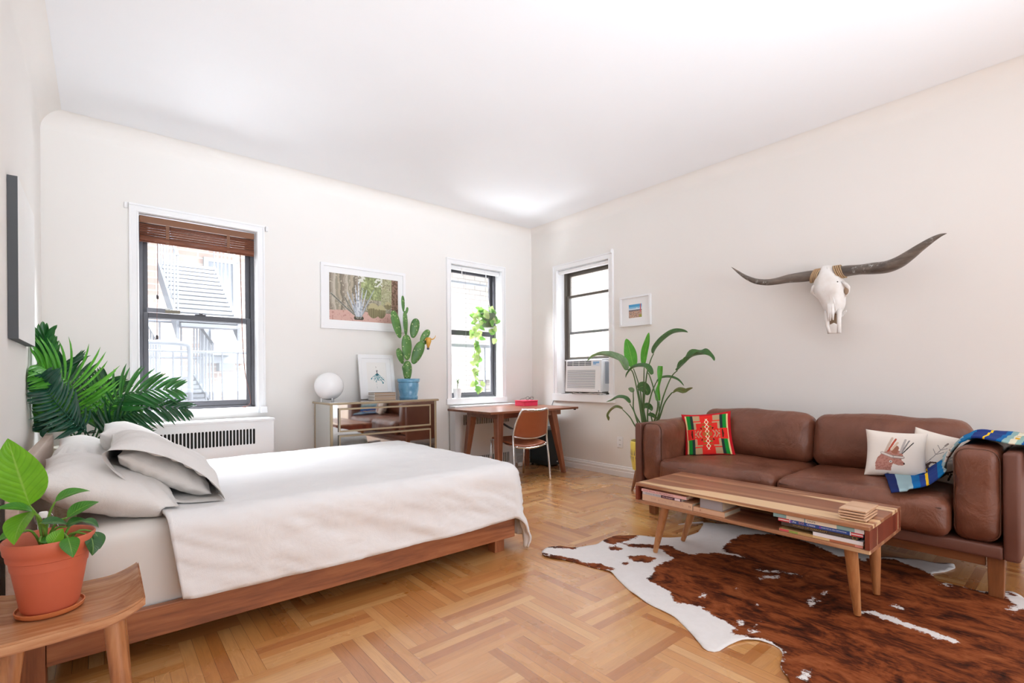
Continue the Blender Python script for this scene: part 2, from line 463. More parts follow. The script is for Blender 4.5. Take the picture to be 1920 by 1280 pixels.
def make_window(name, w, to, mats, casing_w, sash_d, rails, low_rail, sill=None, upper_lines=()):
    """to(a, d, z): along-wall a, depth d into the wall, height z -> world"""
    root = sroot(name, to((w['a0'] + w['a1']) / 2, 0, w['z0']))
    a0, a1, z0, z1 = w['a0'], w['a1'], w['z0'], w['z1']
    def bx(b, A0, A1, D0, D1, Z0, Z1, bevel=0.0):
        p, q = to(A0, D0, Z0), to(A1, D1, Z1); b.box(p[0], q[0], p[1], q[1], p[2], q[2], bevel=bevel)
    c = MB(); cw = casing_w
    for (A0, A1, Z0, Z1) in ((a0 - cw, a0, z0 - 0.05, z1), (a1, a1 + cw, z0 - 0.05, z1), (a0 - cw, a1 + cw, z1 + .0002, z1 + cw)):
        bx(c, A0, A1, -0.018, 0, Z0, Z1)
    for (A0, A1, Z0, Z1) in ((a0 - cw, a0 - cw + .016, z0 - .05, z1 + cw - .0165), (a1 + cw - .016, a1 + cw, z0 - .05, z1 + cw - .0165), (a0 - cw, a1 + cw, z1 + cw - .016, z1 + cw)):
        bx(c, A0, A1, -0.028, -0.018, Z0, Z1, 0.003)
    for (A0, A1, Z0, Z1) in ((a0 - .012, a0, z0 - .05, z1 - .0005), (a1, a1 + .012, z0 - .05, z1 - .0005), (a0 - .012, a1 + .012, z1, z1 + .012)):
        bx(c, A0, A1, -0.022, -0.018, Z0, Z1, 0.002)
    c.build('casing', M_TRIM, root)
    # lined reveal
    l = MB(); e = 0.008
    bx(l, a0 - e, a0 + .002, 0, TH, z0, z1); bx(l, a1 - .002, a1 + e, 0, TH, z0, z1); bx(l, a0, a1, 0, TH, z1 - .002, z1 + e)
    l.build('jamb', M_TRIM, root)
    s = MB()
    bx(s, a0 - (0 if sill else cw), a1 + (0 if sill else cw), -0.012, 0, z0 - (0.03 if sill else .046), z0 + .0015); bx(s, a0, a1, 0, TH + .02, z0 + .0003, z0 + .0015)
    if sill: bx(s, a0 - cw - 0.012, a1 + cw + 0.012, sill[0], 0.0, sill[1], z0, 0.004)
    s.build('sill', M_TRIM, root)
    f = MB(); d0, d1 = sash_d, sash_d + 0.06
    fw = 0.030
    for (A0, A1, Z0, Z1) in ((a0, a0 + fw, z0, z1), (a1 - fw, a1, z0, z1), (a0 + fw, a1 - fw, z1 - .03, z1), (a0 + fw, a1 - fw, z0, z0 + .022)):
        bx(f, A0, A1, d0 - .012, d1, Z0, Z1, 0.003)
    f.build('window_frame', mats, root)
    for nm, Z0, Z1, dd, rail_lo, rail_hi in rails:
        q = MB(); st = 0.036
        for (A0, A1, ZZ0, ZZ1) in ((a0 + fw, a0 + fw + st, Z0, Z1), (a1 - fw - st, a1 - fw, Z0, Z1), (a0 + fw + st, a1 - fw - st, Z0, Z0 + rail_lo), (a0 + fw + st, a1 - fw - st, Z1 - rail_hi, Z1)):
            bx(q, A0, A1, d0 + dd, d0 + dd + 0.028, ZZ0, ZZ1, 0.003)
        o = q.build(nm, mats, root)
        g = MB(); bx(g, a0 + fw + st - .004, a1 - fw - st + .004, d0 + dd + 0.012, d0 + dd + 0.015, Z0 + rail_lo - .004, Z1 - rail_hi + .004)
        g.build('pane', M_GLASS, o)
    return root
back = lambda a, d, z: (a, YB + d, z)
rightw = lambda a, d, z: (XR + d, a, z)
win1 = make_window('window_1', W1, back, M_SASH, 0.062, 0.115, [('lower_sash', W1['z0'] + .02, 1.675, 0.0, 0.05, 0.045), ('upper_sash', 1.625, W1['z1'] - .02, 0.03, 0.045, 0.04)], 0)
win2 = make_window('window_2', W2, back, M_SASH, 0.060, 0.125, [('lower_sash', W2['z0'] + .02, 1.70, 0.0, 0.045, 0.06), ('upper_sash', 1.66, W2['z1'] - .02, 0.03, 0.04, 0.04)], 0, sill=(-0.03, 0.80))
win3 = make_window('window_3', W3, rightw, M_SASH3, 0.062, 0.135, [('lower_sash', 1.335, 2.150, 0.0, 0.03, 0.03), ('upper_sash', 1.66, W3['z1'] - .02, 0.03, 0.03, 0.05)], 0, sill=(-0.035, 0.815))
# faint storm-window rails outside the panes of the right-hand windows
M_STORM = plain('grey aluminium storm rail', 'a9abb0', 0.5)
b = MB(); b.box(W2['a0'], W2['a1'], YB + .215, YB + .235, 2.30, 2.325); b.box(W2['a0'], W2['a1'], YB + .215, YB + .235, 1.50, 1.54); b.box(W2['a1'] - .11, W2['a1'] - .09, YB + .215, YB + .235, W2['z0'], 1.5); b.build('storm_rail', M_STORM, win2)
# sash lock and latches on window 1
q = MB(); q.box(0.62, 0.70, YB + .10, YB + .125, 1.675, 1.684, bevel=.002); q.box(0.65, 0.675, YB + .10, YB + .12, 1.684, 1.695, bevel=.003); q.build('sash_lock', M_SASH, win1)
q = MB(); q.box(0.285, 0.44, YB + .085, YB + .118, 1.676, 1.712, bevel=.003); q.build('latch_box', plain('grey latch', '6f7076', .5), win1)
q = MB(); q.box(0.405, 0.51, YB + .075, YB + .105, 1.676, 1.702, bevel=.003); q.build('latch_box', plain('olive latch', '77705f', .5), win1)
# ================================================================== BED
M_BEDWOOD = wood('walnut-stained bed wood', '7b472c', '9e603d', 'b0744d', 'x', 1.0, 0.38)
M_BEDWOOD_Z = wood('walnut-stained bed post', '74422a', '965a38', 'a86c48', 'z', 1.0, 0.4)
M_HEAD = wood('pale headboard wood', 'b39a8c', 'c4ada0', 'd0bcb1', 'y', 0.9, 0.32)
M_LINEN = fabric('light grey linen', (0.74, 0.72, 0.70), 60, 0.6, 0.9, (0.77, 0.755, 0.74), 4.0)
M_SHEET = fabric('ivory sheet', (0.80, 0.765, 0.725), 60, 0.18, 0.9, None, 3.0)
M_DUVET = fabric('white duvet cotton', (0.80, 0.80, 0.81), 60, 0.6, 0.9, (0.825, 0.825, 0.83), 3.2)

bed = thing('platform_bed', 'low walnut platform bed with a pale headboard against the left wall', 'bed', (0.93, 3.22, 0))
MB().box(-0.160, 2.045, 2.428, 2.462, 0.088, 0.208, bevel=.003).build('side_rail', M_BEDWOOD, bed)
MB().box(-0.160, 2.045, 3.985, 4.019, 0.088, 0.208, bevel=.003).build('side_rail', M_BEDWOOD, bed)
MB().box(2.010, 2.044, 2.463, 3.984, 0.088, 0.208, bevel=.003).build('foot_rail', M_BEDWOOD, bed)
MB().box(-0.262, -0.226, 2.43, 4.02, 0.20, 0.80, bevel=.005).build('headboard', M_HEAD, bed)
for y in (2.43, 3.94): MB().box(-0.258, -0.162, y, y + .08, 0.0, 0.205, bevel=.003).build('leg', M_BEDWOOD_Z, bed)
for y in (2.46, 3.91): MB().box(1.91, 1.985, y + .004, y + .079, 0.0, 0.087, bevel=.003).build('leg', M_BEDWOOD_Z, bed)
MB().hexa([(-.158, 2.434, .2085), (-.116, 2.434, .2085), (-.116, 2.460, .2085), (-.158, 2.460, .2085)], [(-.158, 2.434, .37), (-.108, 2.434, .37), (-.108, 2.460, .37), (-.158, 2.460, .37)], .003).build('headboard_bracket', M_BEDWOOD_Z, bed)
q = MB()
for k in range(11): q.box(-0.15 + k * .2, -0.15 + k * .2 + .09, 2.463, 3.984, .110, .128)
q.build('slat_base', M_BEDWOOD, bed)

m = MB(); m.rbox((0.953, 3.223, 0.343), (1.046, 0.746, 0.190), 0.065, 18, (0.008, 0.008, 0.012), 0.003, 4.0)
tag(m.build('mattress', M_SHEET, smooth=True), 'thick mattress in an ivory fitted sheet on the low walnut bed', 'mattress')

def duvet():
    X0, X1, Y0, Y1, T, r = 0.19, 2.00, 2.475, 3.975, 0.557, 0.075
    ovn, ovf, ovx = 0.375, 0.30, 0.53
    A = [(X0 + (X1 + ovx - X0) * i / 150) for i in range(151)]; Bv = [(Y0 - ovn + (Y1 - Y0 + ovn + ovf) * j / 130) for j in range(131)]
    b = MB()
    def fn(u, v):
        a = X0 + (X1 + ovx - X0) * u; t = Y0 - ovn + (Y1 - Y0 + ovn + ovf) * v
        dx = max(0, a - X1); dy = (t - Y0) if t < Y0 else max(0, t - Y1)
        d = hypot(dx, dy); ex, ey = min(a, X1), min(max(t, Y0), Y1)
        n = Vector((dx / d, dy / d, 0)) if d > 1e-9 else Vector((0, 0, 0))
        # folded-over top edge is slightly thicker
        top = T + 0.012 * exp(-((a - X0) / 0.10) ** 2) - 0.010 * smooth_noise((a, t, 0), 1.1, 2)
        if d < r * pi / 2:
            ph = d / r; p = Vector((ex, ey, top - r * (1 - cos(ph)))) + n * r * sin(ph); nn = (n * sin(ph) + Vector((0, 0, cos(ph)))).normalized()
        else:
            h = d - r * pi / 2; wav = 0.5 + 0.5 * sin((a * 1.3 + t * 2.1) * 7.0)
            fl = 0.015 * h / 0.3 + 0.022 * wav * min(1.3, h / 0.3) ** 2
            if dx > 0 and dy < 0: fl += 0.05 * (2 * dx * -dy / (d * d)) * h        # corner cone swings out
            p = Vector((ex, ey, top - r - h)) + n * (r + fl); nn = n
        hang = min(1.0, d / 0.15)
        rid = lambda s, sd, q: (1 - abs(noise.noise(Vector((q[0] * s, q[1] * s, sd)))) * 2)
        q1 = (a * 1.0 + t * 0.7 + p.z * 2.2, (t - p.z) * 2.3 - a * 0.6)
        w = 0.009 * rid(3.1, 1.0, q1) + 0.006 * rid(7.5, 5.0, q1) + 0.003 * rid(15, 9.0, q1)
        w *= (0.35 + 0.95 * hang)
        p = p + nn * w
        if dy < 0 and a < X0 + 0.10: p.x += 0.16 * (-dy) * (1 - (a - X0) / 0.10) * 0.9
        p.z = max(p.z, 0.012)
        return p
    b.grid(fn, 150, 130)
    return b.build('duvet', M_DUVET, smooth=True, solid=0.012)
tag(duvet(), 'white cotton duvet draped over the low walnut bed, one corner touching the floor', 'duvet')

def pillow_bm(b, w, h, t, M, seed=0, n=34, open_end=False, wr=0.006, pinch=0.10):
    """w along local x, h along local y, t thickness; both faces"""
    for sg in (1, -1):
        def fn(u, v):
            x, y = 2 * u - 1, 2 * v - 1
            x = math.copysign(1 - (1 - abs(x)) ** 1.25, x); y = math.copysign(1 - (1 - abs(y)) ** 1.25, y)
            px = x * (1 - pinch * (1 - y * y) * 0.55) * w / 2; py = y * (1 - pinch * (1 - x * x) * 0.8) * h / 2
            e = max(0.0, (1 - x ** 4) * (1 - y ** 4))
            z = sg * t / 2 * e ** 0.62
            if open_end and x < -0.55:                               # open pillowcase mouth, gaping
                k = (-0.55 - x) / 0.45
                z = lerp(z, sg * t / 2 * max(0.0, 1 - y ** 2) ** 0.7 * 0.72 + sg * .004, k)
            edge = 1 - e
            ang = atan2(y, x)
            wv = wr * (smooth_noise((px, py, sg), 9, seed) + 0.6 * smooth_noise((px * 1.4, py, sg), 19, seed + 3)) * min(1, e * 4)
            wv += wr * 0.9 * sin(ang * 22 + 5 * smooth_noise((px, py, 0), 4, seed)) * edge * min(1, e * 6)
            return M @ Vector((px, py, z + wv))
        b.grid(fn, n, n)
    if not open_end: bmesh.ops.remove_doubles(b.bm, verts=b.bm.verts, dist=0.0008)
    return b
def pillow(name, label, w, h, t, o, xd, yd, mat, seed, cat='pillow', group=None, open_end=False, **kw):
    b = pillow_bm(MB(), w, h, t, frame(xd, yd, o), seed, open_end=open_end, **kw)
    return tag(b.build(name, mat, smooth=True), label, cat, group), frame(xd, yd, o)
GP = 'bed pillows in grey cases'
p1, _ = pillow('bed_pillow', 'grey pillow leaning on the headboard nearest the terracotta pot', 0.74, 0.50, 0.20, (0.020, 2.87, 0.648), (0, 1, 0), (-0.90, 0.0, 0.37), M_LINEN, 1, group=GP)
p2, _ = pillow('bed_pillow', 'grey pillow against the headboard under the palm fronds', 0.72, 0.46, 0.19, (0.005, 3.60, 0.660), (0, 1, 0), (-0.84, 0.0, 0.46), M_LINEN, 5, group=GP)
p3, MP = pillow('bed_pillow', 'plump grey pillow with an open case end lying over the others mid-bed', 0.74, 0.50, 0.21, (0.230, 2.93, 0.700), (0.05, 1, 0.02), (-0.80, 0.05, 0.50), M_LINEN, 9, group=GP, open_end=True, wr=.007)
q = MB(); pillow_bm(q, 0.62, 0.40, 0.13, MP @ Matrix.Translation((0.02, 0, 0)), 21); pin = q.build('pillow_insert', M_LINEN, p3, smooth=True)
p4, _ = pillow('bed_pillow', 'grey pillow leaning in the far row, its rounded top in front of the radiator cover', 0.72, 0.50, 0.20, (0.20, 3.62, 0.70), (0.03, 1, 0.0), (-0.76, 0.05, 0.55), M_LINEN, 13, group=GP)
beds = [D.objects['mattress'], D.objects['duvet']]; hb = D.objects['headboard']
settle(p1, [hb], beds, .012, rounds=4); settle(p2, [hb, p1], beds, .012, rounds=4); settle(p4, [hb], beds, .010, rounds=3)
settle(p3, (), beds, .008); settle(pin, (), beds, .016)

# ================================================================== NIGHTSTAND STOOL
M_TEAK = wood('oiled teak stool', '8f5833', 'b67d53', 'cd9c72', 'x', 0.7, 0.22, 1.8)
M_TEAKZ = wood('oiled teak stool leg', '8f5833', 'b67d53', 'cd9c72', 'z', 0.6, 0.28, 1.8)
st = thing('wooden_stool', 'carved teak stool with a dished seat used as a bedside table', 'stool', (-0.10, 2.06, 0))
b = MB()
def seat(u, v, top):
    x = lerp(-0.305, 0.098, u); y = lerp(1.875, 2.262, v) + (0.035 * (1 - u) if v < .5 else 0) * -1
    e = abs(2 * u - 1)
    z = 0.424 + 0.034 * max(0, (e - 0.45) / 0.55) ** 2.2
    return Vector((x, y, z if top else z - 0.034 + 0.006 * (e ** 2)))
NU, NV = 24, 6
t1 = b.grid(lambda u, v: seat(u, v, True), NU, NV); t2 = b.grid(lambda u, v: seat(u, v, False), NU, NV)
for i in range(NU):
    for j in (0, NV): b.bm.faces.new((t1[i][j], t1[i + 1][j], t2[i + 1][j], t2[i][j]))
for j in range(NV):
    for i in (0, NU): b.bm.faces.new((t1[i][j], t1[i][j + 1], t2[i][j + 1], t2[i][j]))
bmesh.ops.recalc_face_normals(b.bm, faces=b.bm.faces)
bmesh.ops.bevel(b.bm, geom=[e for e in b.bm.edges if e.calc_face_angle(0) > 1.0], offset=0.006, segments=2, affect='EDGES')
b.build('seat', M_TEAK, st, smooth=True, angle=40)
for (x0, y0, x1, y1) in ((0.020, 1.925, 0.058, 1.88), (-0.190, 1.915, -0.235, 1.87), (-0.225, 2.20, -0.270, 2.235), (0.024, 2.20, 0.062, 2.235)):
    MB().tube([(x0, y0, 0.412), (lerp(x0, x1, .5), lerp(y0, y1, .5), 0.2), (x1, y1, 0)], [0.026, 0.024, 0.017], 16).build('leg', M_TEAKZ, st, smooth=True, angle=50)

# terracotta pot with a peace lily
M_TERRA = plain('terracotta plastic', 'c9674a', 0.55)
M_TERRA_D = plain('terracotta saucer', 'c87746', 0.5)
M_SOIL = plain('potting soil', '3a2a20', 0.95)
def leaf_mat(name, c1, c2, rough=0.35, trans=0.25, veins=True):
    t = NT(name); n = t.noise(t.co(), 14, 4, 0.6)
    c = t.mix(t.ramp(n, [(0.35, (0, 0, 0)), (0.65, (1, 1, 1))]), c1, c2)
    if veins:
        sp = t.n('SeparateXYZ', Vector=t.n('UVMap', _p={'uv_map': 'UVMap'})).node; a = t.math('ABSOLUTE', t.math('SUBTRACT', sp.outputs[1], .5))
        w = t.math('SINE', t.math('MULTIPLY', t.math('SUBTRACT', sp.outputs[0], t.math('MULTIPLY', a, .55)), 62.0))
        rib = t.ramp(a, [(.0, (1, 1, 1)), (.035, (0, 0, 0))])
        c = t.mix(t.math('MULTIPLY', t.ramp(w, [(.55, (0, 0, 0)), (1.0, (1, 1, 1))]), .35), c, tuple(k * .62 for k in hx(c1))); c = t.mix(t.math('MULTIPLY', rib, .6), c, 'a9cf6a')
        t.bump(w, .12, .004)
    t.P(Base_Color=c, Roughness=rough, Specular_IOR_Level=0.5)
    tr = t.n('BsdfTranslucent', Color=t.mix(0.4, c, '9ccf3a'))
    t.t.links.new(t.n('MixShader', Fac=trans, i1=t.b.outputs[0], i2=tr), t.out.inputs[0]); return t.m
M_LEAF_BRIGHT = leaf_mat('fresh lily leaf', '5fa81c', '78bf2a', .3, .35)
M_LEAF_MID = leaf_mat('lily leaf', '357a25', '4d9330', .3, .2)
M_LEAF_DARK = leaf_mat('dark lily leaf', '235426', '33702f', .28, .12)
M_STEM = plain('green stem', '6f9a3a', 0.5)
def leaf(b, base, tip, width, up=(0, 0, 1), arch=0.2, fold=0.25, n=12, wob=0.0, seed=0, prof=None, curl=0.0):
    """a leaf blade: base -> tip arched along up; returns nothing, adds a double-curved surface"""
    base, tip, up = Vector(base), Vector(tip), Vector(up)
    ax = (tip - base); L = ax.length; d = ax.normalized(); up = (up - d * up.dot(d)).normalized(); sd = d.cross(up)
    prof = prof or (lambda t: (sin(pi * t ** 0.75)) ** 0.9)
    def fn(u, v):
        s = 2 * v - 1; w = width / 2 * max(0.0, prof(u)) + 0.0006
        h = arch * L * 4 * u * (1 - u) - curl * L * u ** 3
        p = base + ax * u + up * h
        return p + sd * s * w + up * (abs(s) ** 1.3 * w * fold + wob * sin(u * 19 + seed) * abs(s) * w)
    b.grid(fn, n, 6, uv=True)
pot = thing('potted_peace_lily', 'terracotta pot with a green peace lily on the carved stool', 'plant', (-0.124, 2.035, 0.4255))
z0 = 0.4265
MB().lathe([(0.0, 0), (0.070, 0), (0.078, 0.006), (0.080, 0.016), (0.077, 0.017), (0.074, 0.010), (0.0, 0.008)], (-0.124, 2.035, z0), 40).build('saucer', M_TERRA_D, pot, smooth=True, angle=50)
MB().lathe([(0, .009), (0.060, .009), (0.067, .020), (0.090, .165), (0.096, .168), (0.098, .185), (0.102, .189), (0.106, .222), (0.103, .226), (0.098, .222), (0.091, .165), (0.088, .14), (0, .14)], (-0.124, 2.035, z0), 48).build('pot', M_TERRA, pot, smooth=True, angle=50)
MB().lathe([(0.087, .150), (0, .158)], (-0.124, 2.035, z0), 24).build('soil', M_SOIL, pot, smooth=True)
lily_c = Vector((-0.124, 2.035, z0 + .155))
def lily(px0, px1, Y0, Y1, width, mt, up, arch, fold, bend=None, curl=0.0):
    base, tip = ony(px0[0], px0[1], Y0), ony(px1[0], px1[1], Y1)
    b = MB(); leaf(b, base, tip, width, up, arch, fold, curl=curl, n=14); o = b.build('leaf', mt, pot, smooth=True)
    r = lily_c + Vector((R.uniform(-.02, .02), R.uniform(-.02, .02), 0)); mid = (r + base) / 2 + Vector((0, 0, .04)) + (Vector(bend) if bend else Vector((0, 0, 0)))
    MB().tube(spline([tuple(r), tuple(mid), tuple(base)], 10), [lerp(.0042, .0025, k / 10) for k in range(11)], 8).build('stalk', M_STEM, pot, smooth=True)
lily((52, 934), (13, 808), 1.99, 1.97, 0.118, M_LEAF_BRIGHT, (-.2, -1, .2), .02, .12)
lily((55, 945), (22, 1008), 1.97, 1.90, 0.072, M_LEAF_BRIGHT, (-.5, -.6, .6), .12, .3)
lily((58, 945), (-14, 940), 1.97, 1.94, 0.040, M_LEAF_MID, (0, -.5, 1), .08, .35)
lily((100, 928), (166, 908), 2.0, 2.02, 0.046, M_LEAF_MID, (0, -.35, 1), .12, .35, curl=.02)
lily((122, 958), (182, 928), 1.98, 2.0, 0.048, M_LEAF_MID, (-.2, -.5, .8), .10, .3, curl=.04)
lily((120, 975), (157, 962), 1.97, 1.97, 0.036, M_LEAF_DARK, (0, -.5, 1), .12, .3)
lily((72, 968), (125, 972), 1.95, 1.97, 0.042, M_LEAF_DARK, (0, -.4, 1), .1, .3)
lily((90, 1010), (114, 978), 1.95, 1.96, 0.040, M_LEAF_BRIGHT, (-.3, -1, .2), .05, .2)
lily((123, 995), (132, 1033), 1.95, 1.90, 0.044, M_LEAF_MID, (.1, -1, .3), .12, .25)
lily((165, 992), (168, 1030), 2.0, 1.97, 0.046, M_LEAF_DARK, (.5, -.8, .3), .14, .25)
lily((172, 985), (182, 1018), 2.02, 2.0, 0.040, M_LEAF_DARK, (.6, -.5, .3), .12, .25)
lily((150, 965), (181, 978), 2.03, 2.03, 0.034, M_LEAF_DARK, (0, -.3, 1), .14, .3)
lily((70, 1002), (90, 1004), 1.96, 1.96, 0.03, M_LEAF_MID, (0, -.4, 1), .1, .3)
lily((30, 985), (-8, 1000), 1.99, 1.97, 0.034, M_LEAF_MID, (0, -.5, 1), .1, .3)

# swing-top bottle behind the pot
t = NT('clear bottle glass'); t.P(Base_Color=(0.93, 0.97, 0.96, 1), Roughness=0.04, Transmission_Weight=1.0, IOR=1.3); M_BOTTLE = t.m
M_WIRE = plain('steel wire', 'b9b9bb', 0.25, 1.0)
bot = thing('swing_top_bottle', 'clear glass swing-top bottle standing behind the terracotta pot', 'bottle', (-0.155, 2.215, 0.4255))
c = (-0.150, 2.215, 0.4262)
MB().lathe([(0, 0), (.030, 0), (.034, .006), (.034, .12), (.031, .145), (.020, .175), (.0145, .205), (.0145, .232), (.017, .234), (.017, .244), (.012, .246), (.010, .232), (.010, .2), (.016, .172), (.028, .142), (.030, .12), (.030, .01), (0, .006)], c, 28).build('bottle', M_BOTTLE, bot, smooth=True, angle=60)
MB().lathe([(0, .246), (.013, .246), (.014, .254), (.010, .264), (0, .266)], c, 20).build('stopper', M_WHITE, bot, smooth=True, angle=50)
q = MB(); cc = Vector(c)
q.tube([cc + Vector((.017 * cos(a), .017 * sin(a), .228)) for a in [k * pi / 8 for k in range(16)]], .0013, 6, closed=True)
q.tube([cc + Vector((.018, 0, .228)), cc + Vector((.022, 0, .25)), cc + Vector((.014, 0, .262))], .0013, 6)
q.tube([cc + Vector((-.018, 0, .228)), cc + Vector((-.022, 0, .25)), cc + Vector((-.014, 0, .262))], .0013, 6)
q.tube([cc + Vector((.018, -.004, .230)), cc + Vector((.034, -.006, .218)), cc + Vector((.040, -.006, .196))], .0013, 6)
q.build('wire_bail', M_WIRE, bot, smooth=True)
# ================================================================== SOFA
def leather(name, c1, c2, rough=0.34, bump=0.75):
    t = NT(name); v = t.co(); n = t.noise(v, 2.6, 5, 0.6, 0.5); f = t.noise(v, 70, 3, 0.6); w = t.noise(t.mapv(v, (1, 1.5, 1)), 7, 4, 0.55, 0.9)
    t.P(Base_Color=t.mix(t.ramp(n, [(0.32, (0, 0, 0)), (0.68, (1, 1, 1))]), c1, c2), Roughness=t.ramp(n, [(0.3, (rough - .05,) * 3), (0.7, (rough + .12,) * 3)]), Specular_IOR_Level=0.45)
    t.bump(t.math('ADD', w, t.math('MULTIPLY', f, 0.10)), bump, 0.012); return t.m
M_LEA = leather('worn brown leather', '623828', '84533f')
M_LEA_F = leather('brown leather frame', '633b2f', '744a3c', 0.45, 0.1)
M_SEAM = plain('leather piping', '54301f', 0.45)
M_SOFAWOOD = wood('sofa leg wood', '6a3c20', '85502c', '965f39', 'z', 0.8, 0.4)
M_SOFAWOODY = wood('sofa rail wood', '6a3c20', '85502c', '965f39', 'y', 0.8, 0.4)
SX, SB, SY0, SY1 = 3.36, 4.30, 0.238, 2.450
sofa = thing('leather_sofa', 'long brown leather two-cushion sofa on wooden legs against the right wall', 'sofa', (3.83, 1.344, 0))
def armframe(y0, y1):
    return MB().box(SX, SB, y0, y1, 0.205, 0.735, bevel=.016, seg=3).build('arm_frame', M_LEA_F, sofa, smooth=True, angle=45)
armframe(SY0, SY0 + .062); armframe(SY1 - .062, SY1)
MB().box(SX, SB - .01, SY0 + .062, SY1 - .062, 0.207, 0.272, bevel=.012, seg=3).build('base_frame', M_LEA_F, sofa, smooth=True, angle=45)
MB().box(SB - .075, SB, SY0 + .063, SY1 - .063, 0.274, 0.725, bevel=.014, seg=3).build('back_frame', M_LEA_F, sofa, smooth=True, angle=45)
q = MB()
for (y0, y1) in ((SY0 + .30, SY1 - .30),): q.box(SX + .055, SX + .085, SY0 + .13, SY1 - .13, .150, .204, bevel=.003); q.box(SB - .12, SB - .09, SY0 + .13, SY1 - .13, .150, .204, bevel=.003)
q.build('wooden_rail', M_SOFAWOODY, sofa)
for x in (SX + .045, SB - .13):
    for y in (0.330, 2.318):
        b = MB(); b.hexa([(x, y - .028, 0.006), (x + .052, y - .028, 0.006), (x + .052, y + .028, 0.006), (x, y + .028, 0.006)], [(x - .004, y - .032, .205), (x + .058, y - .032, .205), (x + .058, y + .032, .205), (x - .004, y + .032, .205)], .003); b.build('leg', M_SOFAWOOD, sofa)
def piping(parent, pts, r=.0035):
    MB().tube(pts, r, 6, closed=True).build('piping', M_SEAM, parent, smooth=True)
def loop_yz(x, y0, y1, z0, z1, rr, nx=0.0):
    out = []
    for (cy, cz, a0) in ((y1 - rr, z1 - rr, 0), (y0 + rr, z1 - rr, pi / 2), (y0 + rr, z0 + rr, pi), (y1 - rr, z0 + rr, 3 * pi / 2)):
        for k in range(7): a = a0 + k * pi / 12; out.append((x, cy + rr * cos(a), cz + rr * sin(a)))
    return out
for (y0, y1) in ((0.302, 0.487), (2.200, 2.386)):
    b = MB(); b.rbox(((SX + 4.20) / 2 - .005, (y0 + y1) / 2, 0.512), ((4.20 - SX) / 2 + .002, (y1 - y0) / 2, 0.236), 0.062, 18, (.016, .006, .014), 0.009, 7.0, seed=y0)
    o = b.build('arm_cushion', M_LEA, sofa, smooth=True)
    piping(o, loop_yz(SX + .018, y0 + .008, y1 - .008, 0.286, 0.738, .055))
for (y0, y1) in ((0.490, 1.338), (1.342, 2.198)):
    b = MB(); b.rbox((3.72, (y0 + y1) / 2, 0.372), (0.42, (y1 - y0) / 2, 0.098), 0.055, 24, (.020, .004, .024), 0.009, 6.0, seed=y0 + 3)
    o = b.build('seat_cushion', M_LEA, sofa, smooth=True)
    MB().tube([(3.306 - .010 * sin(pi * k / 20), lerp(y0 + .03, y1 - .03, k / 20), 0.428 + .004 * sin(pi * k / 20)) for k in range(21)], .0035, 6).build('piping', M_SEAM, o, smooth=True)
for (y0, y1) in ((0.488, 1.338), (1.342, 2.190)):
    lean = Matrix.Rotation(radians(9), 3, 'Y')
    b = MB(); b.rbox((4.045, (y0 + y1) / 2, 0.645), (0.105, (y1 - y0) / 2, 0.185), 0.085, 22, (.055, .004, .016), 0.012, 5.0, seed=y0 + 7, M=lean)
    b.build('back_cushion', M_LEA, sofa, smooth=True)

# --- cushions on the sofa
def art_pillow(name, label, w, t, o, xd, yd, col, seed, n=120, mat=None, pinch=0.08, border=None):
    """square throw pillow whose front face carries a woven or printed pattern"""
    M = frame(xd, yd, o); b = MB()
    for sg in (1, -1):
        def fn(u, v):
            x, y = 2 * u - 1, 2 * v - 1
            px = x * (1 - pinch * (1 - y * y)) * w / 2; py = y * (1 - pinch * (1 - x * x)) * w / 2
            e = max(0.0, (1 - x ** 4) * (1 - y ** 4))
            z = sg * t / 2 * e ** 0.55 + 0.004 * smooth_noise((px, py, sg), 9, seed) * min(1, e * 5)
            return M @ Vector((px, py, z))
        b.grid(fn, n, n, col=(col if sg > 0 else (lambda u, v: col(0.03, 0.5))))
    bmesh.ops.remove_doubles(b.bm, verts=b.bm.verts, dist=0.0004)
    return tag(b.build(name, mat, smooth=True), label, 'cushion'), M
def woven(u, v):
    red, tan, grn, drk, crm, olv, dr2 = 'e0322c', 'b99b78', '1f8a36', '2c3a38', 'e8cf9a', '8a7a34', 'c4212b'
    x, y = u - .5, v - .5; ax, ay = abs(x), abs(y)
    if ax > 0.44 or ay > 0.44: return dr2
    if ax > 0.415: return crm if ay > .115 else ('e8cf9a' if ax > .428 else red)
    if ay > 0.115:
        if ax > 0.365: return grn if ax < .405 else 'd9c384'
        if ax > 0.335: return grn
        if ax > 0.275: return drk
        if ay > 0.31 and ax > 0.135: return tan
        if 0.285 < ay <= .31 and ax > .125: return red
        if ax > 0.12 and ((0.25 < ay <= 0.285) or (0.225 < ax <= 0.275 and ay <= .285)): return tan
    else:
        for cx, h in ((0.215, .085), (0.15, .085)):
            k = abs(ax - cx)
            if ay < h and abs((ax - cx + .03) - (h - ay) * 0.62) < .012 or (ay < .07 and .165 < ax < .175): return tan
        if 0.24 < ax < 0.27 and (int(ay * 40) % 2 == 0): return tan
        if 0.31 < ax < 0.33 + .02 * (1 - ay / .1) and ay < .09: return '4a2a1c'
        if ax < 0.10 and ay < .05 and int((ax + ay) * 38) % 2: return olv
    # central column of linked diamonds
    k = (ay * 9) % 1.0; hw = .040 * (1 - abs(2 * k - 1))
    if ay < 0.36 and abs(ax - hw) < .010: return 'f2e3c0'
    if 0.10 < ay < 0.25 and .03 < ax < .10 and (int(ay * 26) % 2 == 0): return olv
    if 0.10 < ay < .15 and .11 < ax < .145 and (ay - .10) > (ax - .11): return '4a2a1c'
    return red
M_VC = vcol('woven wool', 0.9, spec=.1); M_VCP = vcol('printed cotton', 0.9, spec=.1)
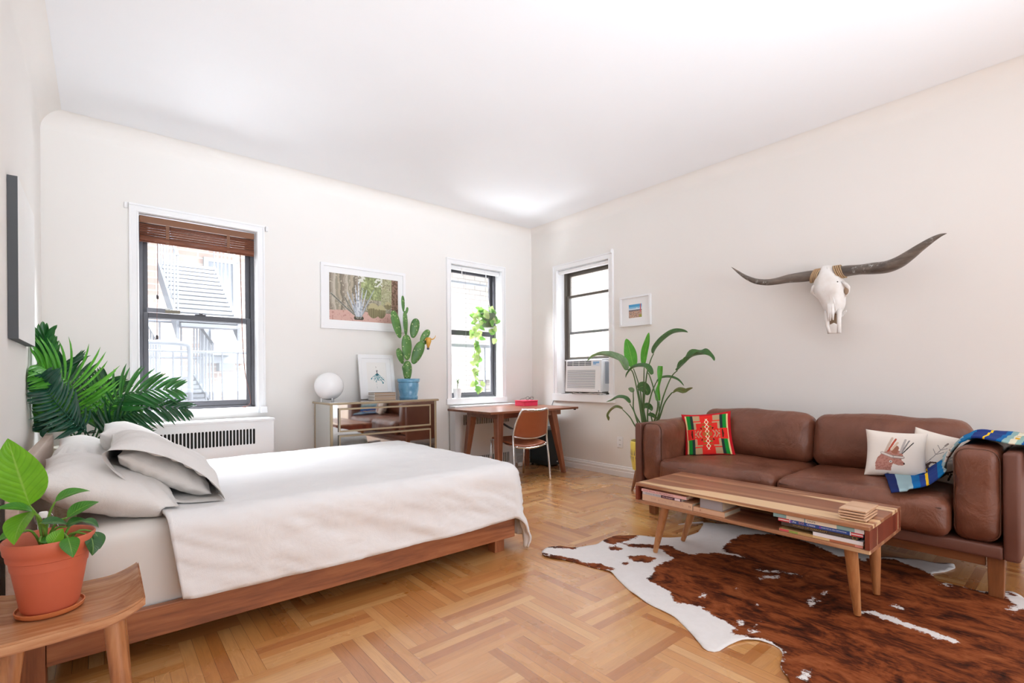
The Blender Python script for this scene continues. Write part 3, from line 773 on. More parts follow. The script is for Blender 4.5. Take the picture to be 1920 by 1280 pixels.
c1 = (3.79, 2.045, 0.632)
tp1, _ = art_pillow('throw_pillow', 'red, green and tan woven square cushion in the corner of the sofa nearest the plant', 0.385, 0.11, c1, (0.45, -0.88, 0.10), (0.28, 0.17, 0.92), woven, 3, mat=M_VC)
def poly_in(p, poly):
    x, y = p; c = False; j = len(poly) - 1
    for i in range(len(poly)):
        xi, yi = poly[i]; xj, yj = poly[j]
        if (yi > y) != (yj > y) and x < (xj - xi) * (y - yi) / (yj - yi) + xi: c = not c
        j = i
    return c
def seg_d(p, a, b):
    ax, ay = a; bx, by = b; dx, dy = bx - ax, by - ay; L = dx * dx + dy * dy
    t = max(0, min(1, ((p[0] - ax) * dx + (p[1] - ay) * dy) / L)) if L else 0
    return hypot(p[0] - ax - t * dx, p[1] - ay - t * dy)
HEAD = [(.18, .10), (.16, .24), (.19, .36), (.26, .46), (.34, .52), (.40, .56), (.48, .57), (.57, .54), (.62, .47), (.63, .42), (.60, .38), (.60, .34), (.64, .30), (.66, .26), (.62, .23), (.55, .22), (.46, .25), (.44, .20), (.43, .10)]
def bear(u, v):
    p = (u, v); base = 'e9e1d8'
    for (a, b_, w, c) in (((.33, .52), (.44, .82), .022, 'c9b6a6'), ((.37, .52), (.50, .80), .018, 'b5533f'), ((.43, .55), (.53, .72), .02, 'd8c0a8'), ((.58, .50), (.66, .80), .022, 'b8b0ab'), ((.60, .50), (.72, .78), .014, '8d8a88'), ((.61, .48), (.79, .74), .010, '3a3a3a')):
        if seg_d(p, a, b_) < w * (1 - .4 * abs(2 * v - 1.3)): return c
    for (a, b_) in (((.27, .47), (.44, .40)), ((.44, .40), (.62, .40))):
        if seg_d(p, a, b_) < .030: return 'd6cbc3' if seg_d(p, a, b_) < .02 else '8f817b'
    if poly_in((.50, .53), HEAD) and seg_d(p, (.48, .52), (.50, .60)) < .055: return 'a06a57'
    if poly_in(p, HEAD):
        if hypot(u - .42, v - .29) < .026: return 'dcdcd6' if hypot(u - .42, v - .29) > .012 else '4a4f4c'
        if hypot(u - .645, v - .27) < .018: return '3b2b2b'
        return 'b98578' if smooth_noise((u, v, 0), 30) > -.1 else 'aa7468'
    return base
tp2, Mb = art_pillow('throw_pillow', 'off-white cushion printed with a bear in a feather headdress', 0.305, 0.105, (3.735, 0.800, 0.625), (0.22, -0.97, -0.03), (0.40, 0.05, 0.90), bear, 5, mat=M_VCP)
BR_ = [((.30, .30), (.52, .78)), ((.50, .30), (.70, .64)), ((.40, .52), (.34, .62)), ((.40, .52), (.50, .60)), ((.45, .63), (.39, .72)), ((.45, .63), (.54, .70)), ((.58, .44), (.52, .52)), ((.58, .44), (.66, .48)), ((.63, .53), (.58, .60)), ((.63, .53), (.71, .56))]
CA = [((.20, .14), (.30, .26)), ((.30, .26), (.36, .34)), ((.36, .34), (.44, .36)), ((.31, .14), (.35, .24)), ((.36, .34), (.33, .24)), ((.22, .24), (.16, .32)), ((.56, .10), (.64, .22)), ((.64, .22), (.72, .28)), ((.72, .28), (.80, .26)), ((.56, .24), (.66, .20)), ((.68, .10), (.70, .22))]
def branches(u, v):
    p = (u, v)
    if any(seg_d(p, a, b_) < .006 for a, b_ in BR_): return '9c9490'
    if seg_d(p, (.50, .74), (.53, .80)) < .014 or seg_d(p, (.68, .61), (.71, .66)) < .014: return '8a7f78'
    if any(seg_d(p, a, b_) < .016 for a, b_ in CA): return '5a4a46'
    return 'ece4da'
tp3, _ = art_pillow('throw_pillow', 'off-white cushion printed with dark sprigs, tucked behind the bear cushion', 0.325, 0.10, (3.865, 0.605, 0.607), (0.10, -0.97, -0.22), (0.40, -0.14, 0.90), branches, 8, mat=M_VCP)
# small tassels on the bear cushion
# --- striped blanket draped from the arm on to the seat
def blanket():
    ks = [0, .18, .36, .48, .58, .70, .80, .88, .94, 1]
    bk = [(3.80, .88, .512), (3.80, .76, .514), (3.79, .66, .535), (3.79, .585, .60), (3.80, .525, .69), (3.88, .45, .772), (3.95, .34, .768), (3.97, .265, .758), (3.98, .208, .735), (3.98, .192, .60)]
    fr = [(3.245, .715, .478), (3.31, .645, .494), (3.42, .590, .512), (3.48, .535, .575), (3.50, .498, .67), (3.46, .43, .768), (3.43, .34, .766), (3.44, .265, .758), (3.48, .208, .735), (3.52, .192, .60)]
    bk, fr = spline(bk, 90), spline(fr, 90)
    b = MB()
    stripes = [(.00, '1d2a5c'), (.055, '93aeb5'), (.125, '1368a8'), (.17, '23408a'), (.205, 'f2c623'), (.225, '2a3f80'), (.29, '1470ad'), (.335, '9bb6bd'), (.40, 'd8cfc6'), (.425, '8a7a72'), (.44, 'd8cfc6'), (.465, '92b0b6'), (.52, '1c76b2'), (.56, '22397e'), (.615, 'f2c623'), (.63, '27407e'), (.68, '1667a6'), (.71, '8fb0b0'), (.745, 'd9d3bd'), (.78, '8fb3ad'), (.82, '1d5ca0'), (.87, '203a80'), (.90, 'f2c623'), (.915, '22397a'), (.95, '8fb0b5')]
    def col(u, v):
        c = stripes[0][1]
        for s, k in stripes:
            if u >= s: c = k
        if .75 < u < .78 and abs(v - .5) < .12 and abs(v - .5) > .05: c = 'd6a53a'
        return c
    def fn(u, v):
        k = u * 90; i = min(int(k), 89); f = k - i
        A = Vector(bk[i]).lerp(Vector(bk[i + 1]), f); C = Vector(fr[i]).lerp(Vector(fr[i + 1]), f)
        p = A.lerp(C, v)
        fold = .010 * abs(sin(v * 8 + u * 6)) + .008 * smooth_noise((u * 4, v * 3, 0), 2.0, 3)
        if u < .36: p.z += .010 + max(0, fold) * .8 - .010 * max(0, v - .8) / .2 * (u < .1)
        elif u < .52: p += Vector((0, .012 + fold * .7, .012))
        elif u < .84: p.z += .012 + max(0, fold)
        else: p += Vector((0, -.010 - max(0, fold), .006))
        return p
    b.grid(fn, 110, 26, col=col)
    return b.build('striped_blanket', M_VC, smooth=True, solid=.008)
cush = [o_ for o_ in sofa.children if 'cushion' in o_.name]
settle(tp1, cush, (), .004); settle(tp3, cush, (), .004); settle(tp2, cush + [tp3], (), .004)
tag(settle(blanket(), cush + [tp3, tp2], (), .012, .10, 4), 'blue, grey and yellow striped wool blanket trailing from the sofa arm on to the seat', 'blanket')

# ================================================================== COFFEE TABLE
TX0, TX1, TY0, TY1, TZ0, TZ1 = 2.565, 3.090, 0.642, 1.866, 0.330, 0.452
def acacia(name, axis):
    t = NT(name); v = t.co()
    sp = t.n('SeparateXYZ', Vector=v).node
    a, l = (sp.outputs[0], sp.outputs[1])
    if axis == 'end': a, l = sp.outputs[0], sp.outputs[2]
    k = t.math('FLOOR', t.math('MULTIPLY', t.math('ADD', a, 3.0), 24.0 if axis != 'end' else 18.0))
    st = t.n('TexWhiteNoise', _p={'noise_dimensions': '1D'}, W=k)
    sc = (22, 1.1, 22) if axis != 'end' else (22, 22, 1.1)
    n = t.noise(t.mapv(v, sc), 1.0, 4, 0.6, 1.0)
    streak = t.noise(t.mapv(v, tuple(q * .55 for q in sc), (4, 2, 1)), 1.0, 2, 0.4, 0.6)
    if axis == 'end': base = t.ramp(st, [(0.0, '6b2a1c'), (0.35, '7d3522'), (0.6, '8e4630'), (0.85, '6f2d1e'), (1.0, 'a86a48')])
    else: base = t.ramp(st, [(0.0, '8e563c'), (0.3, 'a77152'), (0.6, '996145'), (0.8, 'b5825e'), (1.0, '7f4a32')])
    c = t.mix(t.ramp(n, [(0.35, (0.25,) * 3), (0.65, (0, 0, 0))]), base, '5d3222')
    c = t.mix(t.ramp(streak, [(0.60, (0, 0, 0)), (0.64, (1, 1, 1))] if axis != 'end' else [(0.66, (0, 0, 0)), (0.68, (1, 1, 1))]), c, 'e0bd92')
    t.P(Base_Color=c, Roughness=0.38); t.bump(n, .04, .002); return t.m
M_ACA = acacia('acacia boards', 'y'); M_ACAE = acacia('acacia end boards', 'end')
M_ACAL = wood('acacia leg', '8f5530', 'b77b4c', 'c89563', 'z', 0.8, 0.35)
ct = thing('coffee_table', 'low acacia coffee table with an open shelf in front of the sofa', 'table', (2.83, 1.254, 0))
MB().box(TX0, TX1, TY0, TY1, TZ1 - .018, TZ1, bevel=.0025).build('tabletop', M_ACA, ct)
MB().box(TX0, TX1, TY0, TY1, TZ0, TZ0 + .018, bevel=.0025).build('shelf', M_ACA, ct)
for y in (TY0, TY1 - .018): MB().box(TX0, TX1, y, y + .018, TZ0 + .0185, TZ1 - .0185, bevel=.001).build('side_panel', M_ACAE, ct)
for (tx, ty, fx, fy) in ((2.640, 0.735, 2.673, 0.718), (2.640, 1.700, 2.676, 1.800), (3.010, 0.735, 2.995, 0.722), (3.010, 1.700, 2.996, 1.800)):
    zf = 0.0105
    MB().tube([(tx, ty, TZ0 + .001), (lerp(tx, fx, .5), lerp(ty, fy, .5), .17), (fx, fy, zf)], [.0275, .0235, .0145], 20).build('leg', M_ACAL, ct, smooth=True, angle=50)

M_PAPER = plain('page edges', 'd9cdb8', 0.9)
def book(name, label, group, x0, x1, y0, y1, z0, h, cover, spine=None, txt=None, cover_t=.0022, pages=True, rot=0.0):
    """lying book with its spine towards -x"""
    c = ((x0 + x1) / 2, (y0 + y1) / 2, z0)
    o = thing(name, label, 'book', c, group)
    mc = plain(name + ' cover ' + cover, cover, 0.55); ms = plain(name + ' spine', spine, 0.55) if spine else mc
    b = MB(); ct_ = cover_t
    b.box(x0, x1, y0, y1, z0, z0 + ct_); b.box(x0, x1, y0, y1, z0 + h - ct_, z0 + h); b.build('cover', mc, o)
    MB().box(x0, x0 + ct_, y0, y1, z0 + ct_, z0 + h - ct_).build('spine', ms, o)
    MB().box(x0 + ct_, x1 - .004, y0 + .004, y1 - .004, z0 + ct_, z0 + h - ct_).build('pages', M_PAPER, o)
    if txt:
        for (s, yc, wd, sz, colr) in txt:
            text('spine_lettering', s, plain('ink ' + colr, colr, .6), o, frame((0, -1, 0), (0, 0, 1), (x0 - .0004, yc, z0 + h / 2)), sz, wd, .0002)
    o.rotation_euler.z = rot
    return o
GL, GR = 'books stacked at the plant end of the table shelf', 'books stacked under the coasters'
zs = TZ0 + .0186
book('book', 'thick beige book at the bottom of the stack by the table end nearest the plant', GL, 2.580, 2.800, 1.488, 1.826, zs, .038, 'dcb79a', None, [('THE  BOOK  OF  SEEDS', 1.655, .22, .016, 'c79a8c'), ('N', 1.505, .012, .016, '9a6f66')])
book('book', 'thin grey and plum book between the pink and the beige book', GL, 2.578, 2.780, 1.556, 1.823, zs + .0385, .0165, 'b9b2b8', 'cfc7cb', [('Modern Art Essays', 1.745, .11, .009, '6d6570')])
q = MB().box(2.5755, 2.5778, 1.556, 1.690, zs + .0390, zs + .0545); q.build('plum_band', plain('plum band', '54303c', .6), D.objects['book.001'])
text('spine_lettering', 'the designer', plain('pink ink', 'e3b9be', .6), D.objects['book.001'], frame((0, -1, 0), (0, 0, 1), (2.5750, 1.645, zs + .047)), .010, .07, .0002)
MB().box(2.5748, 2.5756, 1.563, 1.598, zs + .0405, zs + .0530).build('spine_label', plain('spine label', 'ecd5dc', .6), D.objects['book.001'])
book('book', 'thin pink book on top of the beige and grey books', GL, 2.576, 2.780, 1.523, 1.829, zs + .0555, .0165, 'e6b3a8', 'efbfbd', [('Good Stories', 1.775, .085, .010, '8d5a62'), ('Do Not Feed Kingdoms', 1.665, .115, .010, '8d5a62')])
book('book', 'thick tan book with pale page edges lying beneath the grey slipcase', GL, 2.580, 2.775, 1.300, 1.484, zs, .027, 'd3a27c', 'd9b093', [('Z', 1.44, .010, .012, '8a3b34')])
book('book', 'plain grey cloth book with blank spine on the thick tan book', GL, 2.592, 2.76, 1.318, 1.448, zs + .0275, .0515, 'a9a6ab', 'a4a1a7')
# cable tangle at the back of the shelf
b = MB()
for k in range(5):
    rr = random.Random(k); b.tube(spline([(2.95 + rr.uniform(-.05, .06), 1.10 + rr.uniform(0, .25), zs + .0045 + rr.uniform(0, .03)) for _ in range(7)], 40), .0035, 6)
tag(b.build('charging_cable', plain('dark cable', '2d3230', .6), smooth=True), 'tangle of dark cables at the back of the coffee table shelf', 'cable')
M_TEAL = '7fa6a6'
book('book', 'thin colourful paperback at the very bottom of the right shelf stack', GR, 2.578, 2.80, 0.670, 1.020, zs, .0115, 'c9a069', 'c5a26d')
cb = D.objects['book.005']
for (y0, y1, c) in ((.975, 1.018, 'd4545c'), (.935, .975, '8fa04c'), (.70, .80, 'b0694c'), (.67, .70, 'd98d83'), (.80, .87, 'e0c08e')):
    MB().box(2.5772, 2.5782, y0, y1, zs + .0008, zs + .0105).build('spine_picture', plain('spine picture ' + c, c, .6), cb)
book('book', 'white spineless magazine pile above the colourful bottom paperback', GR, 2.580, 2.79, 0.670, .870, zs + .0118, .0165, 'e9e6ea', 'ece9ee')
book('book', 'dark brown hardcover with gold lettering under the blue book', GR, 2.584, 2.80, 0.690, 1.012, zs + .0287, .0190, '4b3e37', '4a3d36', [('WORLD OF WARCRAFT', .885, .15, .012, 'a98a4c'), ('CHRONICLE  VOL  I', .760, .09, .006, '8a7340')])
q = MB(); q.tube([(2.5834, .703 + .008 * cos(a), zs + .038 + .008 * sin(a)) for a in [k * pi / 8 for k in range(16)]], .0012, 6, closed=True); q.build('spine_emblem', plain('gold foil', 'b99a58', .4, .6), D.objects['book.007'], smooth=True)
book('book', 'blue travel book with red and white spine ends', GR, 2.577, 2.79, 0.668, 1.024, zs + .0480, .0170, '2b4a98', '2d4f9e', [('Life', .955, .026, .014, 'cfdcf0'), ('50', .920, .024, .014, 'b98d8d'), ('Cities', .877, .036, .014, 'e6edf7'), ('COURSE FOR ALL NEW DESTINATIONS', .785, .105, .007, 'dfe8f5')])
cb = D.objects['book.008']
for (y0, y1, c) in ((.972, 1.0235, 'c9424a'), (.669, .715, 'cf4550'), (.968, .972, 'dbe4f2'), (.715, .719, 'dbe4f2')):
    MB().box(2.5762, 2.5772, y0, y1, zs + .0482, zs + .0648).build('spine_band', plain('spine band ' + c, c, .5), cb)
for (y0, y1) in ((.974, 1.0235), (.669, .713)): MB().box(2.5758, 2.5763, y0, y1, zs + .054, zs + .0585).build('spine_stripe', plain('spine stripe', 'eee3e0', .5), cb)
for y in (.966, .838): MB().box(2.5762, 2.5772, y - .004, y + .004, zs + .052, zs + .061).build('spine_dot', plain('violet dot', '8a4bb0', .5), cb)
book('book', 'teal and cream atlas at the top of the stack under the coasters', GR, 2.574, 2.80, 0.664, 1.046, zs + .0653, .0185, '6f9c9c', '8fb2b3', [('MAPS', .875, .04, .009, '4d4a46')])
cb = D.objects['book.009']
for (y0, y1, c) in ((.905, .985, 'e3d6c2'), (.770, .900, 'e8dcc8'), (.664, .700, 'e6e3e4')):
    MB().box(2.5732, 2.5741, y0, y1, zs + .0655, zs + .0836).build('spine_band', plain('map band ' + c, c, .6), cb)
text('spine_lettering', 'MAPS', plain('map ink', '4d4a46', .6), cb, frame((0, -1, 0), (0, 0, 1), (2.5728, .875, zs + .0745)), .010, .034, .0002)
# coasters
M_COAST = wood('coaster wood', 'b98e6c', 'cfa888', 'dab99b', 'y', 0.8, 0.5)
M_COASTE = plain('coaster edge', 'd9bf94', .6)
for k, (lab, dx, dy, a) in enumerate((('bottom wooden coaster of the stack, raised on two small feet', .0, .0, .02), ('second coaster from the table, just above the footed one', .001, .003, -.02), ('third wooden coaster up, below the top one', -.002, .004, .03), ('top wooden coaster of the stack on the coffee table, pale pinkish face', .002, -.001, -.01))):
    z = TZ1 + .004 + k * .0125; o = thing('wooden_coaster', lab, 'coaster', (2.725 + dx, .725 + dy, z - (.0038 if k == 0 else 0)), 'wooden coasters')
    b = MB(); b.box(2.630 + dx, 2.820 + dx, .672 + dy, .778 + dy, z, z + .0085, bevel=.002); b.build('coaster_board', M_COAST, o)
    if k == 0:
        each('coaster_foot', M_COASTE, o, [(2.64, 2.81, y, y + .012, TZ1 + .0002, z) for y in (.69, .755)])
    o.rotation_euler.z = a

# ================================================================== COWHIDE RUG
def cowhide():
    P = lambda l: [tuple(onz(1000 + x / 2.087, 980 + y / 2.087, 0)[:2]) for x, y in l]
    out = P([(20, 122), (45, 104), (95, 95), (130, 102), (170, 101), (205, 95), (240, 91), (265, 74), (310, 60), (400, 59), (470, 66), (530, 69), (585, 66), (635, 50), (655, 24), (657, 6)])
    out += [(3.30, 2.03), (3.52, 1.92), (3.62, 1.70), (3.60, 1.35), (3.68, 1.10), (3.62, .90)]
    out += P([(1500, 168), (1560, 182), (1635, 186), (1642, 205), (1600, 218), (1545, 224), (1570, 255), (1660, 276), (1740, 298), (1810, 300), (1860, 296), (1900, 318), (1925, 345)])
    out += [(3.46, .05), (3.38, -.25), (3.05, -.38), (2.62, -.28), (2.50, .02), (2.30, -.10), (1.95, -.28), (1.62, -.22), (1.48, .10), (1.42, .38)]
    out += P([(1000, 690), (985, 640), (975, 620), (950, 590), (948, 568), (962, 540), (960, 520), (930, 496), (872, 476), (800, 475), (750, 494), (700, 522), (660, 516), (630, 480), (600, 440), (580, 420), (540, 380), (480, 350), (430, 323), (370, 280), (345, 255), (320, 230), (290, 197), (230, 184), (170, 165), (120, 152), (60, 143), (30, 136)])
    BL = P([(455, 212), (430, 232), (480, 256), (520, 280), (545, 325), (600, 332), (650, 345), (690, 378), (740, 400), (772, 425), (760, 455), (800, 462), (880, 474), (930, 492), (962, 520), (948, 568), (975, 640), (1000, 760)]) + [(1.3, .2), (1.3, -.6), (3.7, -.6)] + P([(1960, 600), (1700, 500), (1400, 395), (1240, 332), (1000, 222), (870, 160), (790, 147), (700, 130), (600, 136), (560, 118), (520, 97), (480, 100), (510, 132), (540, 150), (470, 180)])
    BRt = P([(728, 112), (770, 80), (800, 62), (860, 60), (950, 66), (1080, 100), (1180, 150), (1290, 162), (1400, 168), (1500, 205), (1560, 236), (1660, 276), (1740, 300), (1830, 312), (1850, 330), (1900, 370), (1960, 380)]) + [(3.6, 0), (3.6, -.6)] + P([(1960, 640), (1700, 560), (1400, 450), (1240, 365), (1000, 255), (900, 200), (800, 142), (740, 130)])
    extra = [P(l) for l in ([(262, 74), (310, 58), (400, 56), (395, 68), (350, 80), (300, 92), (270, 86)], [(30, 108), (95, 92), (165, 100), (150, 110), (90, 108)], [(20, 128), (70, 135), (130, 142), (200, 165), (250, 165), (275, 180), (312, 188), (300, 197), (230, 186), (120, 154), (60, 146)], [(285, 102), (310, 98), (340, 108), (320, 118), (290, 114)], [(338, 90), (400, 92), (475, 96), (500, 112), (440, 108), (370, 104)], [(355, 140), (420, 136), (470, 150), (440, 168), (380, 158)], [(330, 163), (360, 162), (372, 170), (345, 174)], [(1835, 300), (1870, 300), (1880, 315), (1850, 330)])]
    E = lambda l: [(tuple(onz(1000 + x / 2.087, 980 + y / 2.087, 0)[:2]), rx, ry, a) for x, y, rx, ry, a in l]
    wh = E([(905, 230, .055, .016, -.5), (950, 212, .085, .012, -1.05), (650, 300, .028, .012, .3), (785, 273, .012, .008, 0), (1080, 328, .050, .016, .1), (1130, 295, .012, .006, 0), (865, 338, .01, .006, 0), (1408, 352, .018, .022, .3), (1280, 372, .03, .006, -.6), (1880, 335, .06, .028, .4), (1860, 365, .045, .014, 0), (800, 412, .03, .010, .2), (850, 436, .035, .008, .1), (1050, 618, .03, .012, 0), (1620, 265, .06, .018, -.3), (1280, 160, .05, .02, .2)])
    sp0, sp1 = P([(1318, 378)])[0], P([(1625, 494)])[0]
    sdf = lambda p, poly: min(seg_d(p, poly[i - 1], poly[i]) for i in range(len(poly))) * (1 if poly_in(p, poly) else -1)
    xs = [p[0] for p in out]; ys = [p[1] for p in out]; g = 0.022
    bm = bmesh.new(); dl = bm.verts.layers.float.new('brown'); sl = bm.verts.layers.float.new('spine')
    # smooth outline ring + interior grid, triangulated
    ring = []
    for i in range(len(out)):
        a, b_ = out[i - 1], out[i]; k = max(1, int(hypot(a[0] - b_[0], a[1] - b_[1]) / g))
        for j in range(k): ring.append((lerp(a[0], b_[0], j / k), lerp(a[1], b_[1], j / k)))
    ring = [((ring[i - 1][0] + 2 * ring[i][0] + ring[(i + 1) % len(ring)][0]) / 4, (ring[i - 1][1] + 2 * ring[i][1] + ring[(i + 1) % len(ring)][1]) / 4) for i in range(len(ring))]
    pts = list(ring); edges = [(i, (i + 1) % len(ring)) for i in range(len(ring))]
    nx, ny = int((max(xs) - min(xs)) / g), int((max(ys) - min(ys)) / g)
    for i in range(nx + 1):
        for j in range(ny + 1):
            p = (min(xs) + i * g + (g / 2 if j % 2 else 0), min(ys) + j * g)
            if poly_in(p, ring) and min(hypot(p[0] - r[0], p[1] - r[1]) for r in ring) > g * .55: pts.append(p)
    from mathutils.geometry import delaunay_2d_cdt
    V, _, Fc, *_r = delaunay_2d_cdt([Vector(p) for p in pts], edges, [list(range(len(ring)))], 1, 1e-5)
    hd = P([(30, 125)])[0]; sA = P([(800, 148)])[0]
    vs = []
    for v in V:
        p = (v.x, v.y)
        d = max(sdf(p, BL), sdf(p, BRt), *[sdf(p, e) for e in extra])
        for (c, rx, ry, a) in wh:
            dx, dy = p[0] - c[0], p[1] - c[1]; ex, ey = dx * cos(a) + dy * sin(a), -dx * sin(a) + dy * cos(a)
            r = hypot(ex / rx, ey / ry); d = min(d, (r - 1) * min(rx, ry))
        s = seg_d(p, sp0, sp1); d = min(d, s - 0.020)
        edge = min(hypot(p[0] - r[0], p[1] - r[1]) for r in ring)
        flat_ = 1 - max(exp(-(hypot(p[0] - lx, p[1] - ly) / .10) ** 2) for lx, ly in ((3.43, .33), (2.67, .72), (2.68, 1.80), (2.995, .72), (2.996, 1.80)))
        z = 0.0045 + flat_ * 0.012 * exp(-((edge) / .05) ** 2) * max(0, smooth_noise((p[0], p[1], 0), 6, 4)) + .010 * exp(-(hypot(p[0] - hd[0], p[1] - hd[1]) / .14) ** 2)
        if p[0] > 2.0: z += flat_ * 0.006 * exp(-(seg_d(p, sA, sp1) / .035) ** 2) * (p[1] < 1.2)
        w = bm.verts.new((v.x, v.y, z)); w[dl] = d; w[sl] = s; vs.append(w)
    for f in Fc:
        try: bm.faces.new([vs[i] for i in f])
        except ValueError: pass
    bmesh.ops.recalc_face_normals(bm, faces=bm.faces)
    if sum(f.normal.z for f in bm.faces) < 0: bmesh.ops.reverse_faces(bm, faces=bm.faces)
    t = NT('cowhide hair'); br = t.n('Attribute', _out=2, _p={'attribute_name': 'brown'})
    v = t.co(); j = t.noise(v, 26, 5, 0.7); j2 = t.noise(v, 90, 3, 0.6)
    d = t.math('ADD', br, t.math('MULTIPLY', t.math('SUBTRACT', j, 0.5), 0.085))
    d = t.math('ADD', d, t.math('MULTIPLY', t.math('SUBTRACT', j2, 0.5), 0.02))
    mask = t.ramp(t.math('MULTIPLY', t.math('ADD', d, 0.05), 10.0), [(0.46, (0, 0, 0)), (0.54, (1, 1, 1))])
    st = t.noise(t.mapv(v, (5.5, 3.4, 1), rot=(0, 0, .75)), 1.0, 6, 0.66, 1.6); st2 = t.noise(t.mapv(v, (46, 16, 1), rot=(0, 0, .9)), 1.0, 3, 0.6, 1.2)
    big = t.noise(v, 1.7, 3, .5)
    f = t.math('ADD', t.math('ADD', t.math('MULTIPLY', st, .6), t.math('MULTIPLY', st2, .25)), t.math('MULTIPLY', big, .15))
    brown = t.ramp(f, [(0.38, '1f0e09'), (0.45, '4f2311'), (0.53, '80401f'), (0.66, '9c5c36')])
    white = t.mix(j, 'dcd8d6', 'eae7e6')
    t.P(Base_Color=t.mix(mask, white, brown), Roughness=0.7, Specular_IOR_Level=0.12)
    t.bump(t.math('ADD', st2, t.math('MULTIPLY', j2, .5)), .25, .004)
    me = D.meshes.new('cowhide_rug'); 
    for fc in bm.faces: fc.smooth = True
    bm.to_mesh(me); bm.free(); me.materials.append(t.m)
    o = D.objects.new('cowhide_rug', me); COL.objects.link(o)
    md = o.modifiers.new('thickness', 'SOLIDIFY'); md.thickness = .0035; md.offset = -1
    return o
tag(cowhide(), 'brown and white brindled cowhide rug on the parquet under the coffee table', 'rug')
# ================================================================== WALL ART
def img_face(name, o, xd, yd, w, h, nx, ny, col, mat, parent):
    M = frame(xd, yd, o); b = MB()
    b.grid(lambda u, v: M @ Vector(((u - .5) * w, (v - .5) * h, 0)), nx, ny, col=col)
    return b.build(name, mat, parent)
M_PRINT = vcol('photo print', 0.5, spec=.3)
M_FRAMEW = plain('white picture frame', (0.84, 0.84, 0.85), 0.45)
M_MAT = plain('white mat board', (0.85, 0.85, 0.855), 0.8)
def framed(name, label, cat, c, xd, yd, w, h, fw, depth, mat_w, pic_fn, nx, ny, fm=M_FRAMEW, pic=None, group=None):
    """picture standing off a wall: c = centre of the back; local x,y in the picture plane, z out of it"""
    root = thing(name, label, cat, c, group); M = frame(xd, yd, (0, 0, 0)); M = Matrix.Translation(Vector(c)) @ M
    b = MB()
    for (x0, x1, y0, y1) in ((-w / 2, w / 2, h / 2 - fw, h / 2), (-w / 2, w / 2, -h / 2, -h / 2 + fw), (-w / 2, -w / 2 + fw, -h / 2 + fw, h / 2 - fw), (w / 2 - fw, w / 2, -h / 2 + fw, h / 2 - fw)):
        b.box(x0, x1, y0, y1, 0, depth, M=M, bevel=.0015)
    b.build('frame', fm, root)
    pw, ph = pic if pic else (w - 2 * fw - 2 * mat_w, h - 2 * fw - 2 * mat_w)
    b = MB(); m = .0025; x0, x1, y0, y1 = -w / 2 + fw, w / 2 - fw, -h / 2 + fw, h / 2 - fw
    for (a0, a1, b0, b1) in ((x0, x1, ph / 2, y1), (x0, x1, y0, -ph / 2), (x0, -pw / 2, -ph / 2, ph / 2), (pw / 2, x1, -ph / 2, ph / 2)):
        b.box(a0, a1, b0, b1, depth * .35, depth * .35 + m, M=M)
    b.build('mat_board', M_MAT, root)
    o = M @ Vector((0, 0, depth * .35 + .0005))
    img_face('print', o, xd, yd, pw, ph, nx, ny, pic_fn, M_PRINT, root)
    return root
def agave(u, v):
    """photograph of a desert garden: blue agave, barrel cacti, columns of cactus and pines"""
    n = smooth_noise((u * 10, v * 5, 0), 1.0, 3); n2 = smooth_noise((u * 34, v * 20, 0), 1.0, 9); p = (u * 1.72, v)
    ax, ay = .70, .10
    for (tx, ty, w, c) in ((.42, .62, .030, 'b9bfc6'), (.62, .78, .030, 'c9ced4'), (.70, .86, .032, 'd4d8dc'), (.80, .74, .030, 'b4bac2'), (.90, .70, .022, 'c3c8cf'), (.54, .60, .024, 'a5abb3'), (1.08, .72, .015, 'aab0b8')):
        a, b_ = (ax + (tx - ax) * .12, ay), (tx, ty); d = seg_d(p, a, b_); t = max(0, min(1, (v - ay) / (ty - ay)))
        if v > ay and d < w * (1 - t * .85) + .004: return c if n2 > -.25 else '9aa2ad'
    for pts in (((.68, .08), (.42, .26), (.04, .56)), ((.66, .08), (.46, .34), (.36, .50)), ((.74, .08), (.86, .28), (.90, .46))):
        for a, b_ in zip(pts, pts[1:]):
            if seg_d(p, a, b_) < .020: return '6d6a60' if seg_d(p, a, b_) < .012 else 'a9a99f'
    if seg_d(p, (.62, .07), (.78, .07)) < .04: return '4c463a'
    for (cx, cy, rx, ry) in ((1.07, .26, .15, .17), (1.27, .25, .12, .15), (1.45, .40, .09, .09)):
        r = hypot((p[0] - cx) / rx, (v - cy) / ry)
        if r < 1: return 'b3a983' if (v - cy) / ry > .25 - .3 * n2 else ('8e8563' if int((p[0] - cx) / rx * 7) % 2 else '7b7355')
    if v < .22 + .02 * n: return ['c49c92', 'cda79c', 'b88e84'][int((n2 + 1) * 1.5) % 3]
    if v > .80 + .12 * n and (.40 < u < .50 or .64 < u < .76) and n2 + .5 * n > .0: return 'd8d8ce'
    if u < .40 and v > .22:
        k = int(u * 34 + n * 1.2); return ['8a8072', 'a2988a', 'b9b0a1', '958e7d', 'aca08c', '7d7668'][(k * 7) % 6] if n2 < .35 else 'b8ae9c'
    if .44 < u < .74 and v > .5: return ['8c966a', 'a6b07c', 'b8be8e', '777f58'][int((n2 + n + 2) * 2.2) % 4]
    if u > .90: return ['7a6152', '8f7263', '66513f'][int((n2 + 1) * 2) % 3]
    if u > .74 and v > .4: return ['9a9878', 'aaab84', '898469', 'b5b393'][int((n2 * 1.5 + n + 2) * 2) % 4]
    return ['948d7b', 'a69f8c', 'b5ae98', '857f6e'][int((n2 * 1.6 + n + 2) * 2) % 4]
framed('framed_photograph', 'large white-framed photograph of an agave garden hanging above the mirrored dresser', 'picture', (2.105, YB - .001, 1.940), (1, 0, 0), (0, 0, 1), 0.915, 0.648, .030, .030, .075, agave, 170, 100, pic=(.745, .468))
